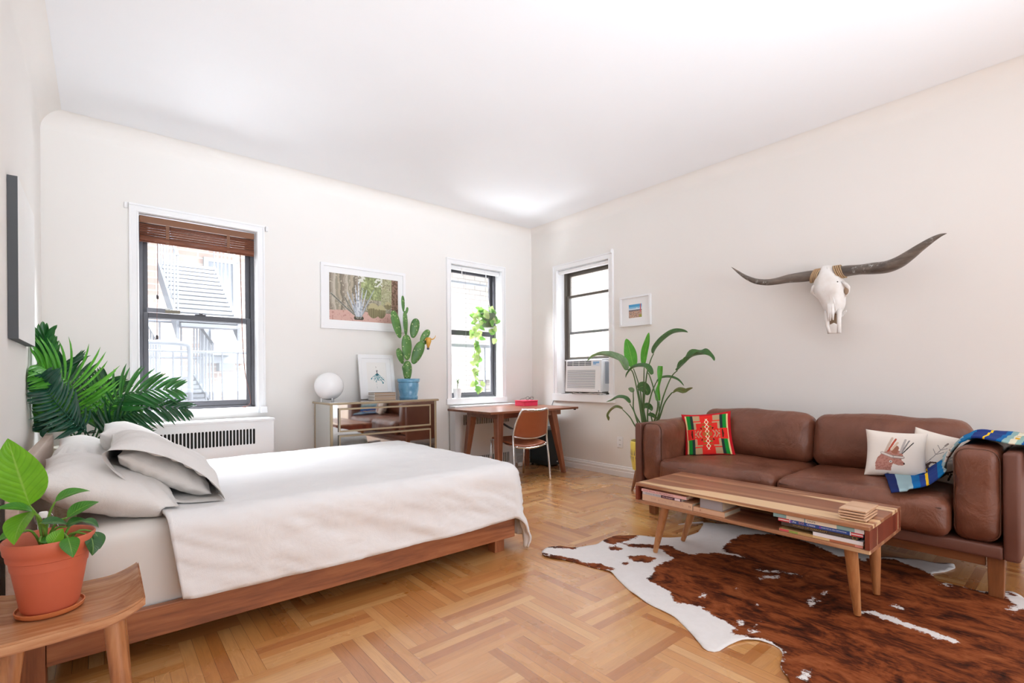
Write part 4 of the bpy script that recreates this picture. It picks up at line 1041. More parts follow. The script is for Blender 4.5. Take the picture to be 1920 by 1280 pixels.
def town(u, v):
    n = smooth_noise((u * 22, v * 16, 0), 1, 4); n2 = smooth_noise((u * 9, v * 7, 0), 1, 2)
    if .86 < u < .93 and v > .40: return 'c2606a'
    if v > .60: return '4f9fd0' if v > .80 else ('86bfe0' if v > .70 + .05 * n2 else 'cfe0ec')
    if v > .50 - .04 * n2: return ['6a6468', '7d767a', '55555c'][int((n + 1) * 1.6) % 3] if not (.62 < u < .70 and v > .56) else '5e6670'
    if u > .80 and v < .22: return '9a9a4c'
    return ['c9ad96', 'b58f7c', '8b7f7c', 'd8c6b6', 'a0705c'][int((n + n2 + 2) * 3) % 5]
framed('framed_picture', 'small white-framed picture of a sunny town on the right wall by the window', 'picture', (XR - .001, 3.220, 1.828), (0, -1, 0), (0, 0, 1), 0.400, 0.328, .020, .032, .1, town, 40, 32, pic=(.170, .145))
def dancer(u, v):
    n = smooth_noise((u * 30, v * 10, 0), 1, 5)
    p = (u * .8, v)
    if hypot(p[0] - .385, v - .82) < .010 or seg_d(p, (.385, .835), (.38, .86)) < .005: return '8f7a74'
    if seg_d(p, (.40, .72), (.415, .62)) < .016: return '2f2a30'
    if seg_d(p, (.43, .73), (.44, .70)) < .006: return '3b3338'
    dx, dy = p[0] - .41, .63 - v
    if dy > 0:
        a = atan2(dx, dy); r = hypot(dx, dy)
        if -.95 < a < 1.0 and r < .20 + .14 * abs(sin(a * 9 + n)) + (.10 if a > .4 else 0):
            s = sin(a * 26 + 3 * n)
            if r < .10: return '2b6673'
            if s > .15 - .5 * (r < .2): return '3e8592' if s > .6 else '7fb4bb'
    if seg_d(p, (.385, .42), (.375, .22)) < .005 or seg_d(p, (.37, .16), (.385, .10)) < .006: return 'a9b3b4'
    return 'eceae7'
_lean = Vector((0, .165, 1)).normalized()
framed('framed_print', 'white-framed print of a dancer in a teal skirt leaning on the wall above the dresser', 'picture', (2.195, 4.818 + .005, 1.132), (1, 0, 0), tuple(_lean), 0.385, 0.462, .038, .018, .04, dancer, 70, 90, pic=(.215, .300))
# blank canvas on the left wall
cv = thing('stretched_canvas', 'blank white canvas with dark edges on the left wall above the headboard', 'picture', (XL + .001, 3.59, 1.68))
M_CANV = plain('white canvas face', (0.86, 0.86, 0.85), 0.85); M_CANE = plain('charcoal canvas edge', '55585b', 0.8)
MB().box(XL + .001, XL + .036, 3.235, 3.945, 1.315, 2.075).build('stretcher_edge', M_CANE, cv)  # sides darker than the face
b = MB(); b.box(XL + .0362, XL + .038, 3.237, 3.943, 1.317, 2.073); b.build('canvas_face', M_CANV, cv)

# ================================================================== LONGHORN SKULL
sk = thing('longhorn_skull', 'white longhorn steer skull with wide dark horns on the right wall', 'skull', (XR - .002, 1.40, 1.72))
t = NT('bleached bone'); n = t.noise(t.co(), 14, 5, .6); t.P(Base_Color=t.ramp(n, [(.35, (0.80, 0.76, 0.72)), (.6, (0.86, 0.84, 0.82))]), Roughness=.7); t.bump(n, .25, .01); M_BONE = t.m
t = NT('dark horn'); n = t.noise(t.mapv(t.co(), (30, 3, 30)), 1, 5, .6); n2 = t.noise(t.co(), 40, 4, .7); n3 = t.noise(t.co(), 3.5, 2, .5)
fl = t.math('MULTIPLY', t.ramp(n2, [(.56, (0, 0, 0)), (.62, (1, 1, 1))]), t.ramp(n3, [(.50, (0, 0, 0)), (.60, (1, 1, 1))]))
t.P(Base_Color=t.mix(fl, t.ramp(n, [(.3, '4a423c'), (.55, '6e635a'), (.75, '8a7c6f')]), 'c9cccb'), Roughness=.32); M_HORN = t.m
M_ROPE = plain('jute rope', 'b79a78', 0.9)
M_CAV = plain('nasal cavity', 'a48a72', 0.9)
def skp(cx, cy, X): return onx(1500 + cx / 7.53, 480 + cy / 7.53, X)
rows = [(188, 350, 480, .05), (205, 312, 520, .085), (250, 298, 535, .11), (330, 285, 570, .13), (400, 240, 640, .145), (470, 212, 688, .155), (540, 190, 705, .16), (590, 200, 700, .155), (625, 240, 672, .15), (660, 278, 655, .145), (720, 312, 660, .14), (790, 340, 640, .13), (850, 366, 592, .115), (885, 378, 578, .11)]
b = MB(); secs = []
XW = XR - .012
for (cy, l, r, d) in rows:
    c = (l + r) / 2; ring = []
    for k in range(24):
        a = 2 * pi * k / 24; s, co_ = sin(a), cos(a)
        w = (r - l) / 2 * math.copysign(abs(co_) ** .8, co_)
        x = XW - .02 - d * (0.5 + 0.5 * math.copysign(abs(s) ** .75, s))
        if s > .8: x -= .006                                # brow ridge / nasal crest
        e = exp(-((cy - 545) / 55.) ** 2) * exp(-((abs(co_) - .86) / .16) ** 2) * (s > 0)
        p = skp(c + w, cy, 4.36); p = Vector((x + .055 * e, p.y, p.z)); ring.append(p)
    secs.append(ring)
V = [[b.bm.verts.new(p) for p in ring] for ring in secs]
for i in range(len(V) - 1):
    for k in range(24): b.bm.faces.new((V[i][k], V[i][(k + 1) % 24], V[i + 1][(k + 1) % 24], V[i + 1][k]))
b.bm.faces.new(V[0]); b.bm.faces.new(V[-1])
b.build('cranium', M_BONE, sk, smooth=True, subsurf=1)
# eye sockets, brow ridges and the crest down the forehead
b = MB(); b.tube([skp(x, y, X) for x, y, X in ((248, 430, 4.325), (205, 500, 4.32), (188, 565, 4.325), (222, 610, 4.325), (262, 655, 4.32))], [.006, .012, .011, .010, .004], 10)
b.tube([skp(x, y, X) for x, y, X in ((612, 425, 4.305), (668, 468, 4.31), (704, 512, 4.325), (700, 575, 4.34), (664, 640, 4.33))], [.006, .013, .012, .009, .004], 10); b.build('brow_ridge', M_BONE, sk, smooth=True)
for (x, y, X, rx, ry) in ((672, 555, 4.322, .016, .030), (238, 588, 4.322, .012, .018)):
    b = MB(); b.lathe([(0, -.006), (.7, -.005), (1, 0), (.7, .005), (0, .006)], skp(x, y, X), 18, M=Matrix.Rotation(pi / 2, 3, 'Y') @ Matrix.Diagonal((ry, rx, 1))); b.build('eye_socket', plain('eye socket', '9c8570', .9), sk, smooth=True)
b = MB(); b.tube([skp(x, y, X) for x, y, X in ((408, 225, 4.318), (415, 400, 4.283), (428, 560, 4.272), (440, 720, 4.285))], [.003, .006, .006, .003], 8)
b.tube([skp(x, y, X) for x, y, X in ((470, 600, 4.276), (500, 720, 4.288), (515, 830, 4.306))], [.002, .007, .004], 8); b.build('nasal_crest', M_BONE, sk, smooth=True)
# nasal bones ending in three points, premaxilla rails and plate, molars, brow holes
b = MB()
for pts, rr in (([(432, 740), (424, 860), (412, 985)], .016), ([(445, 740), (445, 860), (440, 980)], .017), ([(462, 740), (472, 860), (480, 970)], .016)):
    b.tube([skp(x, y, 4.285) for x, y in pts], [rr, rr * .9, rr * .2], 8)
b.build('nasal_bone', M_BONE, sk, smooth=True)
b = MB()
b.tube([skp(x, y, X) for x, y, X in ((390, 840, 4.33), (392, 950, 4.315), (402, 1050, 4.30), (425, 1150, 4.295))], [.014, .012, .011, .012], 10)
b.tube([skp(x, y, X) for x, y, X in ((570, 820, 4.33), (562, 950, 4.315), (562, 1050, 4.30), (560, 1150, 4.295))], [.016, .012, .011, .012], 10)
b.grid(lambda u, v: skp(lerp(lerp(432, 480, abs(2 * u - 1) < .4 and .2 or 0), 548, u) if False else lerp(424, 556, u), lerp(1008 + 30 * abs(2 * u - 1), 1160, v), 4.296 - .006 * sin(pi * u)), 10, 8)
b.build('premaxilla', M_BONE, sk, smooth=True, solid=.006)
b = MB(); b.grid(lambda u, v: skp(lerp(388, 566, u), lerp(850, 1120, v), 4.352), 4, 4); b.build('nasal_cavity', M_CAV, sk, solid=.004)
b = MB()
for k in range(5): b.tube([skp(598 + k * 15, 885 - k * 12, 4.36), skp(600 + k * 15, 925 - k * 16, 4.355)], [.008, .004], 7)
b.build('molars', M_BONE, sk, smooth=True)
b = MB()
for (x, y, r) in ((550, 428, .0042), (285, 490, .003)):
    p = skp(x, y, 4.282); b.lathe([(0, -.002), (r, -.002), (r, .002), (0, .002)], p, 10, M=Matrix.Rotation(pi / 2, 4, 'Y'))
b.build('brow_hole', plain('brow hole', '5d544e', .9), sk)
def horn(pts, seg=24):
    P = spline([tuple(onx(1340 + x / 4, 420 + y / 4, X)) + (r,) for x, y, X, r in pts], 40)
    return MB().tube([p[:3] for p in P], [max(.0015, p[3]) for p in P], seg).build('horn', M_HORN, sk, smooth=True)
horn([(800, 418, 4.36, .042), (740, 420, 4.35, .042), (650, 430, 4.33, .040), (560, 440, 4.31, .034), (470, 458, 4.29, .028), (390, 464, 4.27, .0255), (310, 452, 4.25, .022), (240, 420, 4.235, .016), (180, 378, 4.225, .009), (138, 346, 4.22, .0015)])
horn([(930, 398, 4.36, .042), (1000, 388, 4.34, .042), (1100, 379, 4.31, .037), (1200, 372, 4.28, .042), (1300, 362, 4.25, .043), (1390, 330, 4.22, .042), (1470, 280, 4.20, .036), (1560, 217, 4.18, .027), (1650, 160, 4.165, .018), (1710, 130, 4.155, .010), (1756, 117, 4.15, .0015)])
for cen, dr in (([(792, 418), (778, 419), (764, 421), (752, 423)], -1), ([(928, 396), (944, 394), (958, 392), (974, 390)], 1)):
    b = MB()
    for k, (x, y) in enumerate(cen):
        c = onx(1340 + x / 4, 420 + y / 4, 4.352); tilt = Vector((0, .35 * dr * -1, 1)).normalized()
        b.tube([c + Vector((.047 * cos(a), .018 * sin(a) * dr, .049 * sin(a))) for a in [j * pi / 12 for j in range(24)]], .0055, 8, closed=True)
    b.build('rope_wrap', M_ROPE, sk, smooth=True)

# wall outlet
ol = thing('wall_outlet', 'white electrical outlet low on the right wall behind the planter', 'outlet', (XR - .0005, 3.445, .32))
MB().box(XR - .006, XR - .0005, 3.405, 3.485, .318, .440, bevel=.002).build('cover_plate', M_WHITE, ol)
b = MB()
for z in (.352, .404):
    for y in (3.437, 3.452): b.box(XR - .0072, XR - .0059, y - .0016, y + .0016, z - .006, z + .006)
b.build('socket_slots', plain('socket slot', '3a3a3a', .7), ol)

# ================================================================== RADIATOR COVERS
M_RAD = plain('radiator cover enamel', (0.80, 0.81, 0.825), 0.45); M_DARK = plain('dark interior', '23231f', 0.9)
def slotted(b, x0, x1, z0, z1, y, rows_):
    """front sheet between x0..x1, z0..z1 at depth y with rows of stadium slots"""
    zs_ = [z0]
    for r_ in rows_: zs_ += [r_['z0'], r_['z1']]
    zs_.append(z1)
    def quad(a, c, d, e): b.bm.faces.new([b.bm.verts.new(p) for p in ((a, y, d), (c, y, d), (c, y, e), (a, y, e))])
    for k in range(0, len(zs_), 2): quad(x0, x1, zs_[k], zs_[k + 1])
    for r_ in rows_:
        n, a0, a1, w = r_['n'], r_['x0'], r_['x1'], r_['w']; pitch = (a1 - a0) / n; q0, q1 = r_['z0'], r_['z1']
        quad(x0, a0, q0, q1); quad(a1, x1, q0, q1)
        for i in range(n):
            l = a0 + i * pitch; c = l + pitch / 2; R_ = w / 2
            quad(l, c - R_, q0, q1); quad(c + R_, l + pitch, q0, q1)
            if r_.get('round'):
                for (zc, sg, ze) in ((q1 - R_, 1, q1), (q0 + R_, -1, q0)):
                    for j in range(8):
                        t0, t1_ = pi * j / 8, pi * (j + 1) / 8
                        p = [(c + R_ * cos(t0), y, zc + sg * R_ * sin(t0)), (c + R_ * cos(t1_), y, zc + sg * R_ * sin(t1_)), (c + R_ * cos(t1_), y, ze), (c + R_ * cos(t0), y, ze)]
                        b.bm.faces.new([b.bm.verts.new(v) for v in p])
    return b
def radiator(label, x0, x1, yf, zt, rows_, lid=.022):
    r_ = thing('radiator_cover', label, 'radiator cover', ((x0 + x1) / 2, (yf + YB) / 2, 0))
    b = slotted(MB(), x0, x1, 0.0, zt - lid, yf, rows_); b.build('front_panel', M_RAD, r_, solid=.003)
    each('side_panel', M_RAD, r_, [(x, x + .006, yf + .003, YB - .025, 0, zt - lid) for x in (x0, x1 - .006)])
    MB().box(x0 - .008, x1 + .008, yf - .010, YB - .030, zt - lid + .0005, zt, bevel=.003).build('lid', M_RAD, r_)
    MB().box(x0 + .01, x1 - .01, yf + .030, YB - .03, .02, zt - lid - .01).build('slot_shade_box', M_DARK, r_)  # dark box behind the slots; the shade inside is its colour
    return r_
radiator('white radiator cover with a row of rounded slots under the blind window', 0.085, 1.158, 4.665, 0.775, [dict(n=28, x0=.310, x1=1.012, w=.0165, z0=.560, z1=.692, round=True)])
radiator('white radiator cover with two slotted grilles under the desk', 3.125, 4.035, 4.765, 0.785, [dict(n=26, x0=3.235, x1=3.935, w=.0135, z0=.060, z1=.180), dict(n=26, x0=3.235, x1=3.935, w=.0135, z0=.560, z1=.680)])

# ================================================================== BLIND AND WINDOW FITTINGS
M_BAMB = wood('stained bamboo', '5f3524', '7d4a35', '93604a', 'x', 1.6, 0.45); M_BAMBD = plain('bamboo headrail', '7a4d2f', .4)
bl = thing('bamboo_blind', 'brown bamboo roll-up blind at the top of the left window', 'blind', (.648, YB + .03, 2.23))
MB().box(.234, 1.068, YB + .012, YB + .046, 2.388, 2.440, bevel=.005).build('headrail', M_BAMBD, bl)
b = MB()
for k in range(15):
    z = 2.372 - k * .0098; b.tube([(.236, YB + .020 + .004 * (k % 2), z), (1.066, YB + .020 + .004 * (k % 2), z)], .0048, 6)
b.build('slats', M_BAMB, bl, smooth=True)
b = MB(); b.tube([(.238, YB + .034, 2.262), (1.064, YB + .034, 2.262)], .028, 14); b.build('rolled_slats', M_BAMB, bl, smooth=True)
each('ladder_tape', M_BAMBD, bl, [(x - .012, x + .012, YB + .010, YB + .0145, 2.236, 2.386) for x in (.42, .86)])
M_CORD = plain('blind cord', '6d4a44', .8)
b = MB(); b.tube([(.352, YB + .02, 2.24), (.352, YB + .021, 1.79)], .0022, 6); b.tube([(.345, YB + .02, 1.67), (.345, YB + .02, 1.46)], .0016, 6); b.tube([(.352, YB + .02, 1.79), (.345, YB + .02, 1.67)], .0014, 6); b.build('lift_cord', M_CORD, bl)
b = MB()
for z in (1.775, 1.445): b.lathe([(0, 0), (.008, .004), (.009, .028), (.003, .040), (0, .040)], (.350 if z > 1.6 else .345, YB + .02, z), 12)
b.build('tassel', plain('dark tassel', '3a3030', .5), bl, smooth=True)
b = MB(); b.tube(spline([(.955, YB + .02, 2.24), (.965, YB + .022, 1.6), (.985, YB + .022, 1.2), (1.03, YB + .03, .95), (1.02, YB + .035, .885), (.97, YB + .012, .872), (.96, YB + .006, .868), (.99, YB + .006, .867)], 60), .0032, 6); b.build('pull_cord', M_CORD, bl, smooth=True)
# shade brackets and sensor on the casing
def bracket(label, x, z): return tag(MB().box(x - .010, x + .010, YB - .034, YB - .0005, z - .022, z + .022, bevel=.003).build('shade_bracket', M_WHITE), label, 'bracket', 'shade brackets')
bracket('white shade bracket at the upper end of the left window casing nearest the canvas', .148, 2.492); bracket('white shade bracket on the left window casing corner nearest the agave photograph', 1.164, 2.492)
tag(MB().box(1.095, 1.155, YB - .062, YB - .030, .812, .872, bevel=.006).build('contact_sensor', M_WHITE), 'small white sensor box at the lower corner of the left window casing', 'sensor')
# roller shades of the two right windows
def roller(label, p0, p1, r=.026):
    o = thing('roller_shade', label, 'shade', p0)
    MB().tube([p0, p1], r, 18).build('shade_roll', M_WHITE, o, smooth=True, angle=50); return o
rs2 = roller('white roller shade rolled up at the top of the window with the hanging plant', (W2['a0'] + .01, YB + .038, 2.436), (W2['a1'] - .01, YB + .038, 2.436))
q = MB()
for x in (3.325, 3.685): q.tube([(x, YB - .0 + .02, 2.440), (x - .004, YB - .008, 2.41), (x - .006, YB - .012, 2.365), (x + .004, YB - .010, 2.340), (x + .012, YB - .004, 2.355)], .0045, 8)
q.build('hook', M_WHITE, rs2, smooth=True)
q = MB(); q.tube([(3.40, YB + .03, 2.40), (3.40, YB + .03, 1.02)], .0018, 6); q.build('tilt_cord', plain('thin grey cord', '8a8c90', .6), rs2)
rs3 = roller('white roller shade bracketed at the top of the air conditioner window', (XR + .035, W3['a0'] + .01, 2.440), (XR + .035, W3['a1'] - .01, 2.440), .024)
b = MB(); b.lathe([(0, 0), (.028, 0), (.028, .012), (0, .012)], (XR - .022, W3['a0'] - .052, 2.535), 20, M=Matrix.Rotation(pi / 2, 4, 'X')); b.build('end_disc', M_WHITE, rs3, smooth=True, angle=40)

# ================================================================== AIR CONDITIONER
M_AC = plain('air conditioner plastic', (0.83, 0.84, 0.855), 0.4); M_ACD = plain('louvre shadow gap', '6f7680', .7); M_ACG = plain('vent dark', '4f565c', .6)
ac = thing('air_conditioner', 'white window air conditioner resting on the sill of the right wall window', 'air conditioner', (4.58, 3.945, W3['z0']))
A0, A1, Z0_, Z1_ = 3.668, 4.232, .935, 1.318
MB().box(4.425, 4.84, A0 + .02, A1 - .02, Z0_ + .006, Z1_ - .012, bevel=.004).build('housing', M_AC, ac)
b = MB(); b.hexa([(4.392, A0, Z0_), (4.43, A0, Z0_), (4.43, A1, Z0_), (4.392, A1, Z0_)], [(4.412, A0, Z1_), (4.43, A0, Z1_), (4.43, A1, Z1_), (4.412, A1, Z1_)], .008); b.build('front_panel', M_AC, ac)
fx = lambda z: 4.392 + .020 * (z - Z0_) / (Z1_ - Z0_)
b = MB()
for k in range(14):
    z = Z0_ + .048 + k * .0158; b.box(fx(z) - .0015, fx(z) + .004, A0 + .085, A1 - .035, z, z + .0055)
b.build('louvre_shade_strip', M_ACD, ac)  # grey strips on the panel; shade between louvres put into their colour
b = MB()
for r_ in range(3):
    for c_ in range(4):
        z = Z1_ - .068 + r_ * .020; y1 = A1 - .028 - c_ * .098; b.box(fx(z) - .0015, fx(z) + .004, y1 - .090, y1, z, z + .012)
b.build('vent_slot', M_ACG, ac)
b = MB(); b.box(fx(1.27) - .0015, fx(1.29) + .003, A0 + .025, A0 + .125, Z1_ - .080, Z1_ - .020); b.build('control_panel', plain('pale control label', 'dfe7f2', .4), ac)
b = MB(); b.box(fx(1.27) - .003, fx(1.27) - .001, A0 + .03, A0 + .12, Z1_ - .045, Z1_ - .025); b.box(fx(1.27) - .003, fx(1.27) - .001, A0 + .075, A0 + .12, Z1_ - .058, Z1_ - .047); b.build('blue_label', plain('blue print', '7fb0dc', .4), ac)
b = MB(); b.box(4.50, 4.60, A0 + .016, A0 + .019, Z0_ + .10, Z1_ - .03); b.build('side_vent', plain('side vent grey', '9aa2aa', .6), ac)
MB().box(fx(.95) - .001, fx(.95) + .003, A0 + .022, A0 + .034, Z0_ + .010, Z0_ + .022).build('badge', M_ACD, ac)
MB().box(4.55, 4.84, W3['a0'] + .03, W3['a1'] - .03, 1.319, 1.334).build('filler_panel', M_AC, ac)
each('support_block', plain('foam block', '8a8a84', .9), ac, [(4.46, 4.60, y - .03, y + .03, W3['z0'] + .002, Z0_ + .005) for y in (3.75, 4.15)])
b = MB(); b.tube(spline([(4.44, 4.14, .921), (4.43, 4.02, .912), (4.435, 3.9, .918), (4.43, 3.8, .911), (4.44, 3.72, .922), (4.45, 3.64, .912)], 40), .006, 8); b.tube(spline([(4.45, 4.05, .925), (4.44, 3.95, .912), (4.45, 3.86, .925), (4.44, 3.70, .913)], 30), .005, 8); b.build('power_cord', M_WHITE, ac, smooth=True)
tag(MB().tube(spline([(4.43, 4.20, .915), (4.440, 4.36, .90), (4.452, 4.45, .85), (4.452, 4.50, .80), (4.452, 4.53, .72), (4.452, 4.52, .60)], 30), .0035, 6).build('wall_cable', plain('grey cable', '6d7078', .6), smooth=True), 'thin grey cable running from the air conditioner sill down behind the desk', 'cable')

# ================================================================== MIRRORED DRESSER
M_MIR = plain('antiqued mirror', (0.80, 0.80, 0.79), 0.035, 1.0); M_MIRS = plain('side mirror', (0.72, 0.74, 0.73), 0.12, 1.0); M_CHAM = plain('champagne metal', 'a8977c', 0.38, 0.35)
DX0, DX1, DY0, DY1, DZ = 1.572, 2.672, 4.425, 4.865, 0.90
dr = thing('mirrored_dresser', 'mirrored chest of drawers with champagne edging behind the bed', 'dresser', ((DX0 + DX1) / 2, (DY0 + DY1) / 2, 0))
MB().box(DX0 - .018, DX1 + .022, DY0 - .016, DY1 + .008, DZ - .022, DZ - .003, bevel=.006).build('top_edge', M_CHAM, dr)
MB().box(DX0 - .012, DX1 + .016, DY0 - .010, DY1 + .004, DZ - .003, DZ, bevel=.001).build('top_mirror', M_MIR, dr)
each('corner_post', M_CHAM, dr, [(x, x + .022, y, y + .022, 0, DZ - .022) for x in (DX0, DX1 - .022) for y in (DY0, DY1 - .022)], .003)
each('side_mirror', M_MIRS, dr, [(x, x + .006, DY0 + .022, DY1 - .022, .09, DZ - .022) for x in (DX0 + .003, DX1 - .009)])
MB().box(DX0 + .022, DX1 - .022, DY0 + .006, DY0 + .010, .09, DZ - .022).build('front_mirror', M_MIR, dr)
MB().box(DX0 + .022, DX1 - .022, DY1 - .012, DY1 - .006, .09, DZ - .022).build('back_panel', M_CHAM, dr)
for (z0_, z1_) in ((.632, .842), (.388, .596), (.150, .352)):
    d_ = MB().box(1.650, 2.590, DY0 - .010, DY0 + .0055, z0_, z1_).build('drawer', M_MIR, dr)
    b = MB(); e = .012
    for (x0, x1, a0, a1) in ((1.645, 2.595, z1_ - e, z1_ + .004), (1.645, 2.595, z0_ - .004, z0_ + e), (1.645, 1.645 + e, z0_ + e, z1_ - e), (2.595 - e, 2.595, z0_ + e, z1_ - e)): b.box(x0, x1, DY0 - .016, DY0 - .0095, a0, a1, bevel=.002)
    b.build('drawer_edging', M_CHAM, d_)
# on the dresser
t = NT('opal glass'); t.P(Base_Color=(0.88, 0.88, 0.89, 1), Roughness=.12, Subsurface_Weight=.3, Subsurface_Radius=(.1, .1, .1)); M_OPAL = t.m
gl = thing('globe_lamp', 'white glass globe lamp standing on the dresser end nearest the blind window', 'lamp', (1.628, 4.62, DZ + .0005))
MB().lathe([(0.0, .016)] + [(.131 * sin(pi * k / 28), .147 - .131 * cos(pi * k / 28)) for k in range(1, 28)] + [(0, .278)], (1.628, 4.62, DZ), 40).build('globe', M_OPAL, gl, smooth=True)
for k in range(3):
    a = .6 + k * 2 * pi / 3; p = (1.628 + .066 * cos(a), 4.62 + .066 * sin(a)); MB().tube([(p[0], p[1], DZ + .0005), (p[0], p[1], DZ + .038)], .007, 10).build('foot', M_WHITE, gl, smooth=True)
GD = 'small books piled on the dresser'
for k, (h, c, sp, lab) in enumerate(((.034, '8f7763', 'ded9d4', 'thick brown-topped book at the bottom of the dresser pile'), (.022, 'd8d4cf', 'e6e3df', 'pale book in the middle of the dresser pile'), (.020, '6f5a4c', 'd5cfc8', 'dark-topped book on top of the dresser pile'))):
    z = DZ + .0006 + sum((.034, .022, .020)[:k]) + k * .0004
    o = thing('book', lab, 'book', (2.13, 4.56, z), GD)
    b = MB(); b.box(2.018, 2.246, 4.49, 4.63, z, z + .003); b.box(2.018, 2.246, 4.49, 4.63, z + h - .003, z + h); b.build('cover', plain('dresser book ' + c, c, .6), o)
    MB().box(2.018, 2.021, 4.49, 4.63, z + .003, z + h - .003).build('spine', plain('dresser spine ' + sp, sp, .6), o)
    MB().box(2.021, 2.243, 4.493, 4.627, z + .003, z + h - .003).build('pages', plain('dresser pages' + c, 'b8a08a' if k != 1 else '9c836d', .8), o)

# ================================================================== DESK, CHAIR, COMPUTER
M_DESK = wood('walnut desk', '5f3524', '7d4c34', '8f5c42', 'x', .9, .3); M_DESKZ = wood('walnut desk leg', '6a3c27', '87523a', '9a6448', 'z', .7, .38)
dk = thing('writing_desk', 'walnut desk with splayed tapered legs in the corner under the window', 'desk', (3.65, 4.33, 0))
MB().box(3.000, 4.300, 3.925, 4.735, .741, .765, bevel=.004).build('desktop', M_DESK, dk)
b = MB(); b.box(3.17, 4.13, 4.05, 4.07, .68, .7405); b.box(3.17, 4.13, 4.57, 4.59, .68, .7405); b.box(3.17, 3.19, 4.07, 4.57, .68, .7405); b.box(4.11, 4.13, 4.07, 4.57, .68, .7405); b.build('apron', M_DESK, dk)
for (fx_, fy_, tx_, ty_) in ((3.165, 4.015, 3.225, 4.085), (4.130, 4.010, 4.010, 4.085), (3.165, 4.650, 3.225, 4.560), (4.130, 4.650, 4.010, 4.560)):
    w, v = .042, .022
    MB().hexa([(fx_ - v, fy_ - v, 0.0005), (fx_ + v, fy_ - v, 0.0005), (fx_ + v, fy_ + v, 0.0005), (fx_ - v, fy_ + v, 0.0005)], [(tx_ - w, ty_ - w, .7408), (tx_ + w, ty_ - w, .7408), (tx_ + w, ty_ + w, .7408), (tx_ - w, ty_ + w, .7408)], .005).build('leg', M_DESKZ, dk)
MB().box(4.262, 4.285, 3.95, 3.97, .728, .7405, bevel=.002).build('cable_clip', M_DARK, dk)
M_TAN = leather('tan leather', '8c4a2c', '9e5836', .42, .12); M_CHR = plain('polished chrome', (0.75, 0.75, 0.77), 0.12, 1.0); M_BLK = plain('black armrest', '2a2624', .5)
ch = thing('desk_chair', 'tan leather and chrome tube chair pulled up to the desk', 'chair', (3.502, 4.075, 0)); ch.rotation_euler.z = radians(-4.5)
post = lambda s: [(s * .237, -.245, .004), (s * .232, -.225, .25), (s * .226, -.205, .43), (s * .222, -.205, .53), (s * .206, -.235, .65), (s * .182, -.275, .745), (s * .155, -.293, .782)]
rim = spline(post(-1) + [(-.09, -.315, .776), (0, -.322, .770), (.09, -.315, .776)] + list(reversed(post(1))), 90)
MB().tube(rim, .0115, 12).build('back_frame', M_CHR, ch, world=False, smooth=True)
def backp(u, v):
    s = 2 * u - 1; z = lerp(.505 - .030 * (1 - s * s), .772 - .006 * (1 - s * s), v)
    q = [(k[0], k[1], k[2]) for k in post(1)]
    for a, b_ in zip(q, q[1:]):
        if a[2] <= z <= b_[2]: f = (z - a[2]) / (b_[2] - a[2]); hw, yy = lerp(a[0], b_[0], f), lerp(a[1], b_[1], f); break
    else: hw, yy = .165, -.288
    return Vector((s * (hw - .006), yy - .030 * (1 - s * s), z))
b = MB(); b.grid(backp, 20, 14); b.build('backrest', M_TAN, ch, world=False, smooth=True, solid=.014)
MB().tube([backp(k / 16, 0) + Vector((0, 0, -.003)) for k in range(17)], .009, 10).build('lower_rim', M_CHR, ch, world=False, smooth=True)
def seatp(u, v):
    s = 2 * u - 1; y = lerp(-.205, .235, v); return Vector((s * lerp(.205, .225, v) * (1 - .10 * max(0, (v - .8) / .2) ** 2), y, lerp(.412, .462, v) - .030 * (1 - s * s) * (1 - v) - .025 * max(0, (v - .85) / .15) ** 2 - .004))
b = MB(); b.grid(seatp, 18, 18); b.build('seat', M_TAN, ch, world=False, smooth=True, solid=.022)
b = MB(); b.tube([seatp(k / 14, 0) + Vector((0, -.012, -.012)) for k in range(15)], .009, 10)
for s in (0, 1): b.tube([seatp(s, k / 10) + Vector(((.012 if s else -.012), 0, -.012)) for k in range(11)], .009, 10)
b.build('seat_rail', M_CHR, ch, world=False, smooth=True)
for s in (-1, 1): MB().tube([(s * .222, .205, .440), (s * .228, .222, .22), (s * .232, .236, .004)], .0105, 12).build('front_leg', M_CHR, ch, world=False, smooth=True)
for s in (-1, 1): MB().tube(spline([(s * .224, -.205, .585), (s * .230, -.15, .592), (s * .232, 0, .632), (s * .228, .13, .655), (s * .224, .17, .650)], 24), [.007] * 4 + [.011] * 17 + [.008] * 4, 10).build('armrest', M_BLK, ch, world=False, smooth=True)
M_PC = plain('black computer case', '20282a', .35); M_PCG = plain('grey case top', '6b7274', .5)
pc = thing('computer_tower', 'black computer tower on the floor in the corner under the desk', 'computer', (4.338, 4.545, 0))
MB().box(4.228, 4.436, 4.375, 4.715, .012, .455, bevel=.012).build('case', M_PC, pc)
MB().box(4.226, 4.438, 4.373, 4.717, .456, .482, bevel=.008).build('top_cover', M_PCG, pc)
b = MB(); b.box(4.2255, 4.2275, 4.42, 4.67, .07, .40); b.build('side_mesh', plain('side mesh', '2f3a3f', .6), pc)
b = MB()
for k in range(16): b.box(4.2245, 4.2274, 4.690, 4.712, .08 + k * .022, .09 + k * .022)
b.build('vent_slot', plain('vent slot', '50585c', .5), pc)
each('foot', M_DARK, pc, [(x, x + .02, y, y + .02, 0.0005, .0125) for x in (4.25, 4.40) for y in (4.40, 4.68)])
MB().box(4.385, 4.400, 4.3738, 4.3752, .045, .062).build('badge', M_WHITE, pc)
q = thing('power_adapter', 'white power adapter lying on the floor behind the desk chair', 'adapter', (4.10, 4.60, 0))
b = MB(); b.rbox((4.035, 4.668, .024), (.045, .025, .022), .012, 6, M=Matrix.Rotation(.5, 3, 'Z')); b.build('adapter_block', M_WHITE, q, smooth=True)
